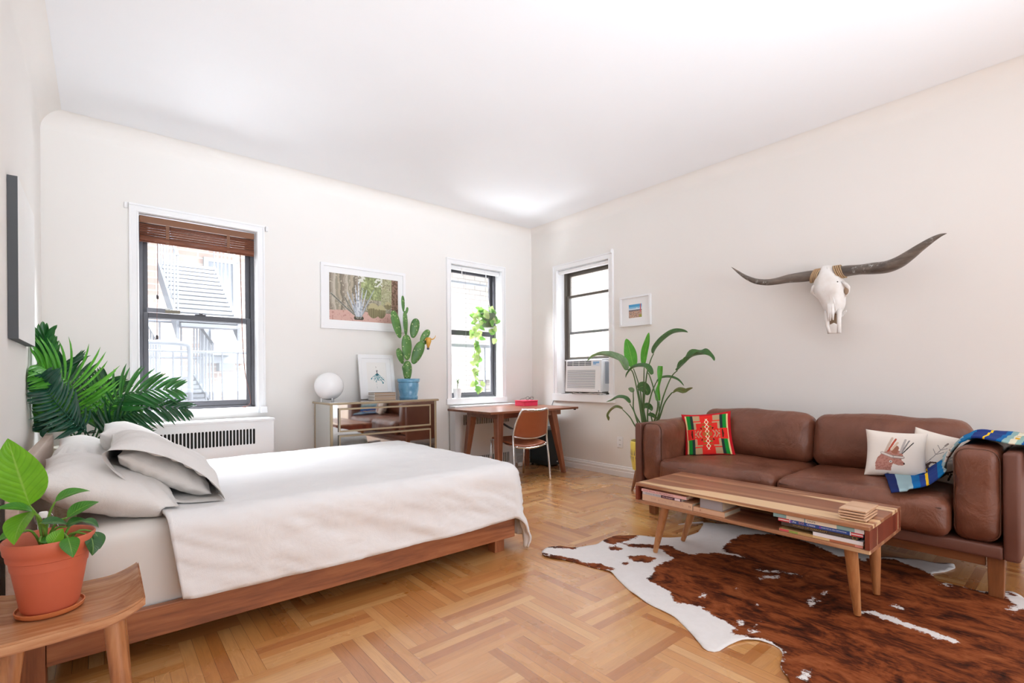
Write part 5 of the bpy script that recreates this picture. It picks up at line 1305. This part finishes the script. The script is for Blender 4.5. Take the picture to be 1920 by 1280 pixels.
MB().tube(spline([(4.00, 4.67, .03), (3.97, 4.66, .06), (3.95, 4.68, .2), (3.97, 4.70, .4)], 20), .0045, 8).build('cord', M_WHITE, q, smooth=True)
M_RED = plain('crimson box', 'cf2a4e', .45)
rb = thing('red_box', 'small crimson box near the back of the desk', 'box', (4.02, 4.53, .7652))
MB().box(3.905, 4.120, 4.435, 4.615, .7654, .818, bevel=.004).build('box_body', M_RED, rb)
MB().box(3.902, 4.123, 4.432, 4.618, .8184, .832, bevel=.003).build('lid', M_RED, rb)
eg = thing('eyeglasses', 'dark-rimmed folded eyeglasses resting on the crimson box', 'eyeglasses', (4.02, 4.5, .8325))
b = MB()
for s in (-1, 1): b.tube([(4.02 + s * .034 + .026 * cos(a), 4.47, .858 + .021 * sin(a)) for a in [k * pi / 10 for k in range(20)]], .0022, 6, closed=True)
b.tube([(4.012, 4.47, .862), (4.02, 4.468, .866), (4.028, 4.47, .862)], .002, 6); b.build('rims', M_BLK, eg, smooth=True)
b = MB()
for s in (-1, 1): b.tube([(4.02 + s * .061, 4.47, .865), (4.02 + s * .062, 4.56, .850), (4.02 + s * .058, 4.59, .836)], .0018, 6)
b.build('temples', M_BLK, eg, smooth=True)
# ================================================================== PLANTS
# --- palm in the corner behind the headboard
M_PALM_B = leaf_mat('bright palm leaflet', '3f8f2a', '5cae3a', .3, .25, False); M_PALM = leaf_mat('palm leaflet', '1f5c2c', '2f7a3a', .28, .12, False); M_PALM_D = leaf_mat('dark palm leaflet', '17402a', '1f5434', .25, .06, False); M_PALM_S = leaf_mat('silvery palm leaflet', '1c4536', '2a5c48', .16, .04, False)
pl = thing('potted_palm', 'green palm in a pale planter in the corner behind the bed headboard', 'plant', (-0.06, 4.40, 0))
t = NT('woven planter'); n = t.noise(t.mapv(t.co(), (30, 30, 60)), 1, 2, .5); t.P(Base_Color=t.ramp(n, [(.4, 'b9b4a4'), (.6, 'cfcabb')]), Roughness=.8); M_WOV = t.m
MB().lathe([(0, .001), (.13, .001), (.16, .3), (.17, .66), (.165, .675), (.155, .66), (.15, .60), (0, .60)], (-.10, 4.45, 0), 32).build('planter', M_WOV, pl, smooth=True, angle=50)
MB().lathe([(.15, .62), (0, .63)], (-.10, 4.45, 0), 20).build('soil', M_SOIL, pl)
def frond(pts, mat, ln, spread=1.0, n=26, wid=.022, start=.18, sidev=None, droop=.25, seed=0):
    """pts: (px, py, Y) along the rachis; ln leaflet length"""
    rr = random.Random(seed); base = (-.10 + rr.uniform(-.04, .04), 4.45 + rr.uniform(-.04, .04), .63)
    P = [Vector(p) for p in spline([base] + [tuple(ony(x, y, Y)) for x, y, Y in pts], 60)]
    b = MB(); b.tube(P, [lerp(.006, .0016, k / 60) for k in range(61)], 6)
    for k in range(n):
        t_ = start + (1 - start) * (k + .5) / n; i = min(int(t_ * 60), 59); p = P[i]; d = (P[min(i + 2, 60)] - P[max(i - 2, 0)]).normalized()
        nrm = Vector(sidev) if sidev else Vector((0, -.75, .65)); sd = d.cross(nrm).normalized(); nn = sd.cross(d).normalized()
        L = ln * (0.35 + 0.65 * sin(pi * min(1, .12 + .88 * t_)) ** .7) * rr.uniform(.9, 1.08)
        for s in (-1, 1):
            dirv = (d * (.55 + .5 * t_) + sd * s * spread + nn * rr.uniform(.02, .28)).normalized()
            tip = p + dirv * L + Vector((0, 0, -droop * L * rr.uniform(.4, 1.0)))
            leaf(b, p, tip, wid, nn + Vector((rr.uniform(-.15, .15), 0, rr.uniform(-.1, .1))), .06, .45, n=6, prof=lambda q: sin(pi * min(1, q * .93 + .07)) ** .6)
    for v in b.bm.verts: v.co.x = max(v.co.x, XL + .006 + .004 * rr.random())
    return b.build('frond', mat, pl, smooth=True)
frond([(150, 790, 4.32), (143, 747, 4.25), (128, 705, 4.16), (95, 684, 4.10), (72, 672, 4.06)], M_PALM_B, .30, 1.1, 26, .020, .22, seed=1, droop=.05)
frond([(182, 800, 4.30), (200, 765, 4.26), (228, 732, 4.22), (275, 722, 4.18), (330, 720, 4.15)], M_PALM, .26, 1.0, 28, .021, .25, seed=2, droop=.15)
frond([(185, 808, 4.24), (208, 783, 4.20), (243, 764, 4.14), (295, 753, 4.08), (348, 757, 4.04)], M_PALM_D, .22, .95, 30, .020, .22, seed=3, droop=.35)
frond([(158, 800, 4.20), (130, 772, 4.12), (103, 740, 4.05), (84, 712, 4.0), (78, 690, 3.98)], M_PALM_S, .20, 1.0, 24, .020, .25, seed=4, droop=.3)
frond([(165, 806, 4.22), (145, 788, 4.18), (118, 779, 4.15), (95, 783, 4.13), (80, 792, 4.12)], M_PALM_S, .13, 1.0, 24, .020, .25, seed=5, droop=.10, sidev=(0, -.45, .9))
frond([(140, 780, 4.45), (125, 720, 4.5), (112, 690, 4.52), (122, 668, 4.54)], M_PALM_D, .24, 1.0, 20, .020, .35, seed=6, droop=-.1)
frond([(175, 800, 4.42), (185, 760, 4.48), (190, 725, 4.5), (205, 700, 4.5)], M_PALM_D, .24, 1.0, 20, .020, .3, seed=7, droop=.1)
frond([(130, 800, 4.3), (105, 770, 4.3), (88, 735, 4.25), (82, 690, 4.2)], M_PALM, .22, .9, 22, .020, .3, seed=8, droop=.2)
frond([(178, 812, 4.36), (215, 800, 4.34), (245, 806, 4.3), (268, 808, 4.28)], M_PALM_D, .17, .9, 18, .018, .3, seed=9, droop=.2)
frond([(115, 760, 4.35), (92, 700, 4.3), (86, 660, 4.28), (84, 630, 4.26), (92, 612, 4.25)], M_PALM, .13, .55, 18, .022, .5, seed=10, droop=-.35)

# --- bird of paradise in the yellow planter
bp_c = Vector((4.145, 2.865, 0))
bp = thing('bird_of_paradise', 'tall bird of paradise plant in a yellow planter on wooden legs beside the sofa', 'plant', tuple(bp_c))
t = NT('yellow glazed planter'); n = t.noise(t.co(), 6, 3, .5); t.P(Base_Color=t.ramp(n, [(.35, 'e3cd5e'), (.65, 'edd976')]), Roughness=.3); M_YEL = t.m
MB().lathe([(0, .188), (.13, .188), (.148, .196), (.166, .30), (.170, .472), (.166, .478), (.158, .472), (.155, .42), (0, .42)], bp_c, 48).build('planter', M_YEL, bp, smooth=True, angle=50)
b = MB()
for k in range(26):
    a = k * 2 * pi / 26
    for (zc, s, hh) in ((.345, 1, .06), (.330, -1, .055)):
        def fn(u, v): 
            z = zc + s * hh * u; w = .0075 * (1 - u) * (v - .5) * 2; r_ = (.1695 if z > .30 else lerp(.148, .1665, (z - .196) / .104)) + .0016
            aa = a + (.12 if s < 0 else 0) + w / r_; return bp_c + Vector((r_ * cos(aa), r_ * sin(aa), z))
        b.grid(fn, 4, 2)
b.build('carved_spikes', plain('grey glaze spike', '6f6f66', .4), bp)
MB().lathe([(.155, .44), (0, .45)], bp_c, 24).build('soil', M_SOIL, bp)
M_STANDW = wood('walnut plant stand', '6a3c22', '83502f', '94603c', 'z', .8, .4)
for k in range(4):
    a = radians(158 + 90 * k); c_, s_ = cos(a), sin(a)
    MB().tube([bp_c + Vector((.125 * c_, .125 * s_, .1875)), bp_c + Vector((.150 * c_, .150 * s_, .10)), bp_c + Vector((.182 * c_, .182 * s_, .0008))], [.021, .017, .011], 14).build('stand_leg', M_STANDW, bp, smooth=True, angle=50)
M_BOP = leaf_mat('bird of paradise leaf', '2f5a2c', '44713a', .32, .15); M_BOPB = leaf_mat('young bright leaf', '3f9a2c', '57b43a', .35, .3); M_BOPS = leaf_mat('silvery leaf back', '6d8a66', '8aa580', .4, .2); M_BOPO = leaf_mat('browning leaf', '56692c', '7a5a3a', .45, .15)
M_BST = plain('leaf stalk green', '4d6b37', .5)
def bop(stem, blade, width, mat, X=4.14, up=(-1, -.3, .2), fold=.3, arch=.0, r0=.009, prof=None, wob=.0):
    """stem, blade: pixel paths (optionally with own X plane)"""
    g = lambda q: tuple(onx(q[0], q[1], q[2] if len(q) > 2 else X))
    S_ = spline([tuple(bp_c + Vector((R.uniform(-.05, .05), R.uniform(-.05, .05), .445)))] + [g(q) for q in stem], 30)
    MB().tube(S_, [lerp(r0, .0042, k / 30) for k in range(31)], 8).build('stalk', M_BST, bp, smooth=True)
    B_ = [Vector(p) for p in spline([g(q) for q in blade], 24)]; b = MB(); upv = Vector(up)
    def fn(u, v):
        i = min(int(u * 24), 23); f = u * 24 - i; p = B_[i].lerp(B_[i + 1], f); d = (B_[min(i + 2, 24)] - B_[max(i - 1, 0)]).normalized()
        n_ = (upv - d * upv.dot(d)).normalized(); sd = d.cross(n_); s = 2 * v - 1
        pr = prof(u) if prof else sin(pi * min(1, u * .96 + .04) ** .8) ** .75
        w = width / 2 * pr + .0008
        return p + sd * s * w + n_ * (abs(s) * w * fold + wob * sin(u * 22 + s) * abs(s) * w)
    b.grid(fn, 26, 8, uv=True); b.build('leaf', mat, bp, smooth=True)
bop([(1201, 780), (1195, 740), (1186, 700), (1174, 696 - 0 + 0)], [(1174, 697), (1166, 682), (1150, 674), (1132, 669), (1115, 670), (1102, 679)], .115, M_BOPS, 4.05, (-.3, -.2, 1), .75)
bop([(1204, 770), (1199, 730), (1188, 694)], [(1188, 691), (1184, 672), (1180, 655), (1175, 638)], .125, M_BOPB, 4.12, (-1, -.45, .1), .15)
bop([(1206, 770), (1207, 720), (1208, 692)], [(1207, 688), (1210, 665), (1215, 645), (1218, 627)], .072, M_BOPB, 4.12, (-1, -.2, .1), .5)
bop([(1206, 780), (1212, 710), (1220, 680), (1226, 667)], [(1226, 667), (1232, 656), (1245, 642), (1262, 630), (1278, 627), (1291, 628)], .085, M_BOP, 4.10, (-.5, -.2, 1), .9)
bop([(1234, 780), (1244, 745), (1258, 712), (1270, 699)], [(1270, 699), (1284, 686), (1298, 674), (1316, 670), (1330, 672), (1340, 682)], .105, M_BOP, 4.08, (-.45, -.2, 1), .8, wob=.25)
bop([(1232, 770), (1226, 735), (1218, 708), (1214, 702)], [(1222, 706), (1214, 694), (1202, 691), (1188, 693), (1178, 702), (1173, 711)], .085, M_BOP, 4.00, (-.35, -.2, 1), .6)
bop([(1213, 780), (1220, 745), (1228, 725), (1231, 720)], [(1231, 722), (1238, 714), (1254, 712), (1270, 717), (1282, 728)], .045, M_BOP, 4.2, (-.3, -.2, 1), .8)
bop([(1234, 790), (1245, 760), (1258, 742), (1262, 740)], [(1262, 741), (1272, 737), (1284, 740), (1292, 736), (1299, 732)], .070, M_BOPO, 4.10, (-.6, -.2, .8), .5)
bop([(1232, 790), (1235, 770), (1235, 756)], [(1235, 755), (1234, 735), (1238, 715), (1240, 690)], .050, M_BOPB, 4.06, (-1, -.2, .1), .9, prof=lambda u: .75 + .3 * sin(u * 9))
bop([(1194, 795), (1188, 775), (1180, 760)], [(1180, 759), (1172, 751), (1158, 749), (1146, 754), (1136, 756)], .060, M_BOP, 4.02, (-.4, -.2, 1), .7)
bop([(1192, 805), (1180, 785), (1166, 770)], [(1166, 770), (1154, 767), (1144, 774), (1140, 782), (1140, 791)], .055, M_BOPO, 4.0, (-.4, -.2, 1), .7)
bop([(1190, 780), (1187, 750), (1187, 735)], [(1187, 738), (1183, 733), (1178, 731)], .05, M_BOPS, 4.2, (-.6, -.2, .6), .2)
bop([(1203, 780), (1198, 745), (1196, 732)], [(1196, 732), (1205, 728), (1213, 737), (1211, 744)], .10, M_BOP, 4.2, (-1, -.4, .3), .25)
bop([(1221, 800), (1220, 785), (1218, 775)], [(1205, 767), (1212, 764), (1219, 768), (1221, 774)], .06, M_BOP, 4.22, (-1, -.4, .5), .3)
bop([(1222, 800), (1226, 793), (1228, 790)], [(1214, 781), (1220, 781), (1227, 785), (1229, 789)], .04, M_BOP, 4.22, (-1, -.4, .5), .3)

# --- prickly pear cactus in the blue pot
cc_ = Vector((2.468, 4.645, DZ + .0005))
cac = thing('prickly_pear_cactus', 'prickly pear cactus in a glazed blue pot on the dresser', 'plant', tuple(cc_))
t = NT('blue glaze'); n = t.noise(t.mapv(t.co(), (6, 6, 3)), 1.6, 4, .6); t.P(Base_Color=t.ramp(n, [(.35, '4f86a8'), (.55, '6a9fbe'), (.7, '8fb9cf')]), Roughness=.16); M_BLUE = t.m
MB().lathe([(0, 0), (.092, 0), (.096, .010), (.094, .028), (.090, .034), (.104, .10), (.106, .15), (.104, .170), (.114, .176), (.117, .205), (.113, .210), (.104, .205), (.098, .16), (0, .16)], cc_, 44).build('pot', M_BLUE, cac, smooth=True, angle=50)
MB().lathe([(.099, .180), (0, .188)], cc_, 24).build('soil', M_SOIL, cac)
t = NT('cactus skin'); n = t.noise(t.co(), 9, 3, .5); vo = t.n('TexVoronoi', Vector=t.co(), Scale=34.0)
t.P(Base_Color=t.mix(t.ramp(vo, [(.14, (1, 1, 1)), (.22, (0, 0, 0))]), t.ramp(n, [(.35, '3f6b30'), (.65, '5c8a44')]), 'c9cf9a'), Roughness=.45); t.bump(vo, -.25, .004); M_CACT = t.m
def pad(x, y, hl, hw, lean, Y=4.645, yaw=0.0, flat=.30):
    s = .00092; c = ony(720 + x / 6.095, 540 + y / 6.095, Y); hl *= s; hw *= s
    M = Matrix.Rotation(yaw, 4, 'Z') @ Matrix.Rotation(radians(lean), 4, 'Y'); b = MB(); prof = []
    for k in range(19):
        a = pi * k / 18; q = -cos(a); prof.append((max(0.0, sin(a)) ** .9 * hw * (1 + .16 * q), q * hl))
    prof[0] = (0, prof[0][1]); prof[-1] = (0, prof[-1][1])
    b.lathe(prof, c, 22, M=M.to_3x3(), sx=1.0, sy=flat); b.build('pad', M_CACT, cac, smooth=True)
pad(268, 930, 118, 54, 0, flat=.8); pad(265, 660, 146, 66, -2, yaw=.1); pad(190, 758, 95, 46, -26, yaw=.3); pad(388, 722, 142, 62, 24, yaw=-.2); pad(152, 395, 160, 58, -19, yaw=.25)
pad(254, 385, 142, 44, -4, yaw=.5); pad(230, 160, 92, 26, -3, yaw=.3); pad(272, 240, 42, 17, 14); pad(357, 442, 116, 54, 12, yaw=-.2); pad(474, 532, 88, 42, 36, yaw=-.2); pad(478, 608, 40, 20, 55); pad(222, 905, 36, 14, -8)
orn = thing('bull_head_ornament', 'tiny golden bull head ornament hanging on the outermost cactus pad', 'ornament', tuple(ony(720 + 515 / 6.095, 540 + 690 / 6.095, 4.62)))
M_GOLD = plain('gold ornament', 'd9a545', .4, .1)
og = lambda x, y, Y=4.615: ony(720 + x / 6.095, 540 + y / 6.095, Y)
b = MB(); b.tube([og(516, 552, 4.60), og(516, 590, 4.598), og(511, 640, 4.605), og(508, 668, 4.61)], [.022, .030, .018, .010], 12); b.build('head', M_GOLD, orn, smooth=True)
for pts in ([(528, 562), (560, 572), (585, 555), (597, 528)], [(500, 556), (488, 562), (480, 575), (470, 580)]): MB().tube(spline([tuple(og(*p)) for p in pts], 14), [lerp(.009, .002, k / 14) for k in range(15)], 8).build('horn', M_GOLD, orn, smooth=True)
b = MB(); b.rbox(og(509, 674), (.012, .010, .014), .006, 5); b.build('muzzle', plain('dark muzzle', '3a3f52', .5), orn, smooth=True)
b = MB(); b.rbox(og(520, 572, 4.586), (.014, .006, .012), .005, 5); b.build('brow_patch', plain('grey blue patch', '8fa4b8', .5), orn, smooth=True)

# --- succulent in a white pot on the sill
sp_ = Vector((3.285, 4.955, W2['z0'] + .0005))
su = thing('potted_succulent', 'little succulent in a faceted white pot on the window sill', 'plant', tuple(sp_))
b = MB(); b.lathe([(0, 0), (.038, 0), (.050, .095), (.053, .118), (.047, .118), (.044, .10), (0, .10)], sp_, 12); b.build('pot', M_WHITE, su)
b = MB(); b.tube([sp_ + Vector((0, 0, .1)), sp_ + Vector((.004, 0, .20))], .0045, 8)
M_SUC = leaf_mat('grey succulent leaf', '76806c', '8d947f', .5, .1, False)
for k in range(11):
    a = k * 2.4; h_ = .19 + .004 * k; p = sp_ + Vector((.004, 0, h_ - .02)); leaf(b, p, p + Vector((.048 * cos(a), .048 * sin(a), .020)), .022, (0, 0, 1), .1, .3, 6)
for k, a in enumerate((.2, 3.6)): leaf(b, sp_ + Vector((0, 0, .11)), sp_ + Vector((.085 * cos(a), .02, .115)), .012, (0, 0, 1), .2, .3, 6)
b.build('leaves', M_SUC, su, smooth=True)

# --- hanging pothos
hp_c = Vector(ony(914, 600, 4.885)); hp_c.z = 1.735
hp = thing('hanging_pothos', 'trailing green pothos in a pot hanging in front of the window', 'plant', tuple(hp_c))
t = NT('hanging pot green'); t.P(Base_Color=rgba('66765a'), Roughness=.5); M_HP = t.m
MB().lathe([(0, 0), (.075, 0), (.082, .006), (.108, .13), (.116, .17), (.112, .176), (.106, .170), (.1, .14), (0, .14)], hp_c, 32).build('pot', M_HP, hp, smooth=True, angle=50)
MB().lathe([(0, -.012), (.085, -.012), (.092, -.002), (.075, -.0005)], hp_c, 28).build('saucer', plain('white saucer', 'dfe2de', .5), hp, smooth=True, angle=50)
hk = Vector((3.691, YB - .011, 2.328)); kn = hk.lerp(hp_c + Vector((0, 0, .2)), .35)
b = MB(); b.tube([hk, kn], .003, 6)
for k in range(3): a = .4 + k * 2 * pi / 3; b.tube([kn, hp_c + Vector((.113 * cos(a), .113 * sin(a), .172))], .0028, 6)
b.lathe([(0, -.012), (.008, 0), (0, .012)], kn, 8); b.build('cord', plain('white cord', 'cfcac0', .8), hp)
M_PO = leaf_mat('pothos leaf', '6aa558', '8fbf6c', .35, .3); M_POL = leaf_mat('pale pothos leaf', 'b4c886', 'cbd8a0', .35, .3)
rr = random.Random(12)
heart = lambda q: min(1.0, (q * 5) ** .6) * (1 - q) ** .55 * 1.25
def pothos_leaf(p, size, face, mat_):
    d = Vector((rr.uniform(-1, 1), rr.uniform(-.5, .3), rr.uniform(-1.2, .35))).normalized(); b = MB()
    leaf(b, p, p + d * size, size * .85, face, .05, .25, 8, prof=heart); return b
def leaf_obj(p, size, mat_, face=(0, -1, .2)): pothos_leaf(p, size, Vector(face) + Vector((rr.uniform(-.5, .5), 0, rr.uniform(-.3, .5))), mat_).build('leaf', mat_, hp, smooth=True)
for k in range(46):
    a = rr.uniform(0, 2 * pi); r_ = rr.uniform(.04, .15); p = hp_c + Vector((r_ * cos(a), min(r_ * sin(a), .11), rr.uniform(.14, .25) - (.08 if r_ > .12 else 0)))
    if p.y > YB + .10: p.y = YB + .08
    leaf_obj(p, rr.uniform(.07, .105), M_PO if rr.random() < .75 else M_POL)
vine = lambda pts, Y: [ony(x, y, Y) for x, y in pts]
for vp, nl in (([(903, 588), (893, 596), (890, 615), (893, 640), (890, 665), (896, 685), (891, 705), (898, 722), (894, 728)], 34), ([(905, 592), (898, 610), (899, 630), (897, 655), (902, 672)], 12), ([(925, 600), (930, 620), (927, 635)], 5)):
    P = [Vector(p) for p in spline([tuple(p) for p in vine(vp, 4.84)], 50)]
    MB().tube(P, .0022, 6).build('vine', M_STEM, hp, smooth=True)
    for k in range(nl): leaf_obj(P[min(50, int(50 * (k + .5) / nl))] + Vector((rr.uniform(-.035, .035), rr.uniform(-.02, .02), 0)), rr.uniform(.065, .095), M_POL if k % 3 else M_PO)
# ================================================================== OUTSIDE
sun = D.lights.new('sun', 'SUN'); sun.energy = 1.6; sun.angle = radians(1.0); sun.color = (1, .97, .92)
so = D.objects.new('sun', sun); COL.objects.link(so); so.rotation_euler = Vector((.30, .62, -1.25)).to_track_quat('-Z', 'Y').to_euler()
def brick_mat(name, c1, c2, mortar, sc=1.0, axis='xz'):
    t = NT(name); v = t.co(); sp = t.n('SeparateXYZ', Vector=v).node
    uv = t.n('CombineXYZ', X=sp.outputs[0 if axis == 'xz' else 1], Y=sp.outputs[2], Z=0.0)
    nd = t.t.nodes.new('ShaderNodeTexBrick'); t.set(nd.inputs['Vector'], uv); nd.inputs['Scale'].default_value = 1.0
    nd.inputs['Color1'].default_value = rgba(c1); nd.inputs['Color2'].default_value = rgba(c2); nd.inputs['Mortar'].default_value = rgba(mortar)
    nd.inputs['Brick Width'].default_value = .21 * sc; nd.inputs['Row Height'].default_value = .075 * sc; nd.inputs['Mortar Size'].default_value = .009 * sc; nd.inputs['Mortar Smooth'].default_value = .2
    t.P(Base_Color=nd.outputs[0], Roughness=.9); return t.m
M_BRA = brick_mat('sunlit pale brick', '9d8479', 'ac968b', 'bcb2a9', 1.2); M_BRB = brick_mat('pale grey brick', '8d8580', '9f9892', '75706b', 1.25); M_BRC = brick_mat('pale brick of side wall', '94877e', 'a4988e', '7d756f', 1.25, 'yz')
M_IRON = plain('painted iron', '5a5d64', .6); M_OWIN = plain('dull far window', '6b717b', .3); M_OFR = plain('far window frame', '93979e', .6)
FY = 8.6
fa = thing('brick_building', 'pale brick apartment building across the courtyard from the blind window', 'building', (.6, FY, -4))
MB().box(-4.0, 2.9, FY, FY + .3, -4, 9).build('facade', M_BRA, fa)
def far_window(x0, x1, z0, z1, ac_=False):
    f = MB()
    for (a, b_, c, d) in ((x0, x0 + .06, z0, z1), (x1 - .06, x1, z0, z1), (x0 + .06, x1 - .06, z0, z0 + .06), (x0 + .06, x1 - .06, z1 - .06, z1), (x0 + .06, x1 - .06, (z0 + z1) / 2 - .03, (z0 + z1) / 2 + .03)): f.box(a, b_, FY - .06, FY - .001, c, d)
    o = f.build('window', M_OFR, fa); MB().box(x0 + .06, x1 - .06, FY - .03, FY - .002, z0 + .06, z1 - .06).build('pane', M_OWIN, o)
    MB().box(x0 - .08, x1 + .08, FY - .12, FY - .001, z0 - .10, z0 - .001).build('stone_sill', M_OFR, fa)
    if ac_:
        MB().box(x0 + .08, x1 - .12, FY - .40, FY - .061, z0 + .02, z0 + .42).build('window_unit', M_WHITE, fa)
        MB().box(x0 + .14, x1 - .10, FY - .38, FY - .121, z0 - .22, z0 - .101).build('unit_bracket', M_IRON, fa)
p0, p1 = ony(383, 660, FY), ony(446, 545, FY)
far_window(p0.x, p1.x, p0.z, 2.95, True); far_window(p0.x, p1.x, 4.6, 6.2)
q0, q1 = ony(335, 452, FY), ony(388, 455, FY); far_window(q0.x, q1.x, 3.9, 5.2); far_window(-.9, -.1, .9, 2.6)
# fire escape on the far facade
fe = thing('fire_escape', 'grey iron fire escape with zigzag stairs on the building across the courtyard', 'fire escape', (.4, FY - .6, -2))
def rail(b, p, q, r): b.tube([p, q], r, 6)
EY0, EY1 = FY - 1.05, FY - .08
b = MB()
lv = [(ony(330, 470, EY0).x - .1, ony(406, 470, EY0).x + .25, 3.56), (-.8, ony(345, 700, EY0).x + .2, .95)]
for (x0, x1, z) in lv:
    for k in range(9): b.box(x0, x1, lerp(EY0, EY1, k / 9), lerp(EY0, EY1, k / 9) + .05, z - .03, z)
    b.box(x0, x1, EY0 - .02, EY0, z - .16, z + .02)
b.build('platform', M_IRON, fe)
b = MB()
for (x0, x1, z) in lv:
    for h_ in (.45, .9): rail(b, (x0, EY0, z + h_), (x1, EY0, z + h_), .014)
    n_ = max(3, int((x1 - x0) / .22))
    for k in range(n_ + 1): rail(b, (lerp(x0, x1, k / n_), EY0, z), (lerp(x0, x1, k / n_), EY0, z + .9), .010)
b.build('railing', M_IRON, fe)
def stair(xa, za, xb, zb, y0, y1, nst, nm='stair'):
    b = MB()
    for y in (y0, y1): b.hexa([(xa, y, za - .1), (xb, y, zb - .1), (xb, y + .03, zb - .1), (xa, y + .03, za - .1)], [(xa, y, za + .08), (xb, y, zb + .08), (xb, y + .03, zb + .08), (xa, y + .03, za + .08)])
    for k in range(nst):
        t_ = (k + .5) / nst; x, z = lerp(xa, xb, t_), lerp(za, zb, t_); b.box(x - .09, x + .09, y0 + .03, y1, z - .015, z + .015)
    for y in (y0,):
        rail(b, (xa, y, za + .85), (xb, y, zb + .85), .014)
        for k in range(6): t_ = k / 5; rail(b, (lerp(xa, xb, t_), y, lerp(za, zb, t_)), (lerp(xa, xb, t_), y, lerp(za, zb, t_) + .85), .009)
    b.build(nm, M_IRON, fe)
a0 = ony(325, 478, EY0)
def front_stair(top, bot, w, n):
    """a flight seen head on: treads across x, falling towards this window"""
    b = MB()
    for k in range(n):
        t_ = k / (n - 1); p = Vector(top).lerp(Vector(bot), t_); b.box(p.x - w / 2, p.x + w / 2, p.y - .11, p.y + .11, p.z - .02, p.z + .02)
    for s in (-1, 1):
        x0, x1 = top[0] + s * (w / 2 + .02), bot[0] + s * (w / 2 + .02)
        b.hexa([(x0 - .015, top[1], top[2] - .16), (x0 + .015, top[1], top[2] - .16), (x1 + .015, bot[1], bot[2] - .16), (x1 - .015, bot[1], bot[2] - .16)], [(x0 - .015, top[1], top[2] + .06), (x0 + .015, top[1], top[2] + .06), (x1 + .015, bot[1], bot[2] + .06), (x1 - .015, bot[1], bot[2] + .06)])
        rail(b, (x0, top[1], top[2] + .8), (x1, bot[1], bot[2] + .8), .016)
        for k in range(7): t_ = k / 6; p = Vector((x0, top[1], top[2])).lerp(Vector((x1, bot[1], bot[2])), t_); rail(b, p, p + Vector((0, 0, .8)), .010)
    b.build('stair', M_IRON, fe)
ta, tb = ony(354, 492, EY0 + .2), ony(394, 604, EY0 - .75); front_stair(tuple(ta), tuple(tb), .58, 15)
ta, tb = ony(318, 700, EY0 + .1), ony(350, 760, EY0 - .55); front_stair(tuple(ta), tuple(tb), .50, 8)
a2 = ony(275, 545, EY0); stair(a0.x + .1, 3.50, a2.x - .6, 2.2, EY0 + .1, EY0 + .75, 9)
# near railing of this building's own fire escape
rl = thing('balcony_railing', 'black iron fire escape railing just outside the blind window', 'railing', (.65, 5.95, -1.0))
RY = 5.95; b = MB(); rz = ony(400, 652, RY).z
rail(b, (-.6, RY, rz), (1.9, RY, rz), .013); rail(b, (-.6, RY, rz - .62), (1.9, RY, rz - .62), .010)
for px in (294, 325, 386, 417, 446, 475, 262): x = ony(px, 700, RY).x; rail(b, (x, RY, rz - .75), (x, RY, rz), .008)
b.build('rail_bars', M_IRON, rl)
b = MB(); xg = ony(356, 650, RY - .15).x; zg = ony(340, 636, RY - .15).z
b.tube(spline([(xg - .9, RY - .15, zg + .02), (xg - .3, RY - .15, zg + .01), (xg - .05, RY - .15, zg), (xg, RY - .15, zg - .06), (xg + .005, RY - .15, zg - .4), (xg + .01, RY - .15, zg - 1.1)], 40), .022, 8); b.build('gooseneck_rail', M_IRON, rl, smooth=True)
b = MB(); b.box(-.6, 1.9, YB + TH + .02, RY + .02, .10, .13); b.build('landing', M_IRON, rl)
for p in [rl]: pass
# courtyard walls seen through the two right windows
fb = thing('courtyard_wall', 'grey brick wall close outside the window with the hanging plant', 'building', (5.4, 7.9, -4))
MB().box(3.3, 9.0, 7.9, 8.2, -4, 9).build('facade', M_BRB, fb)
w0, w1 = ony(903, 640, 7.9), ony(926, 700, 7.9)
f = MB().box(w0.x, w1.x + .5, 7.84, 7.899, w1.z, 1.75).build('window', M_OFR, fb); MB().box(w0.x + .06, w1.x + .44, 7.835, 7.8395, w1.z + .06, 1.69).build('pane', plain('pale far pane', 'c3c9d2', .3), f)
MB().box(w0.x - .1, w1.x + .6, 7.80, 7.899, w1.z - .12, w1.z - .001).build('stone_sill', M_OFR, fb)
fc = thing('side_building', 'pale brick wall across the air shaft from the air conditioner window', 'building', (7.0, 6.0, -4))
MB().box(7.0, 7.3, 2.5, 7.85, -4, 9).build('facade', M_BRC, fc)
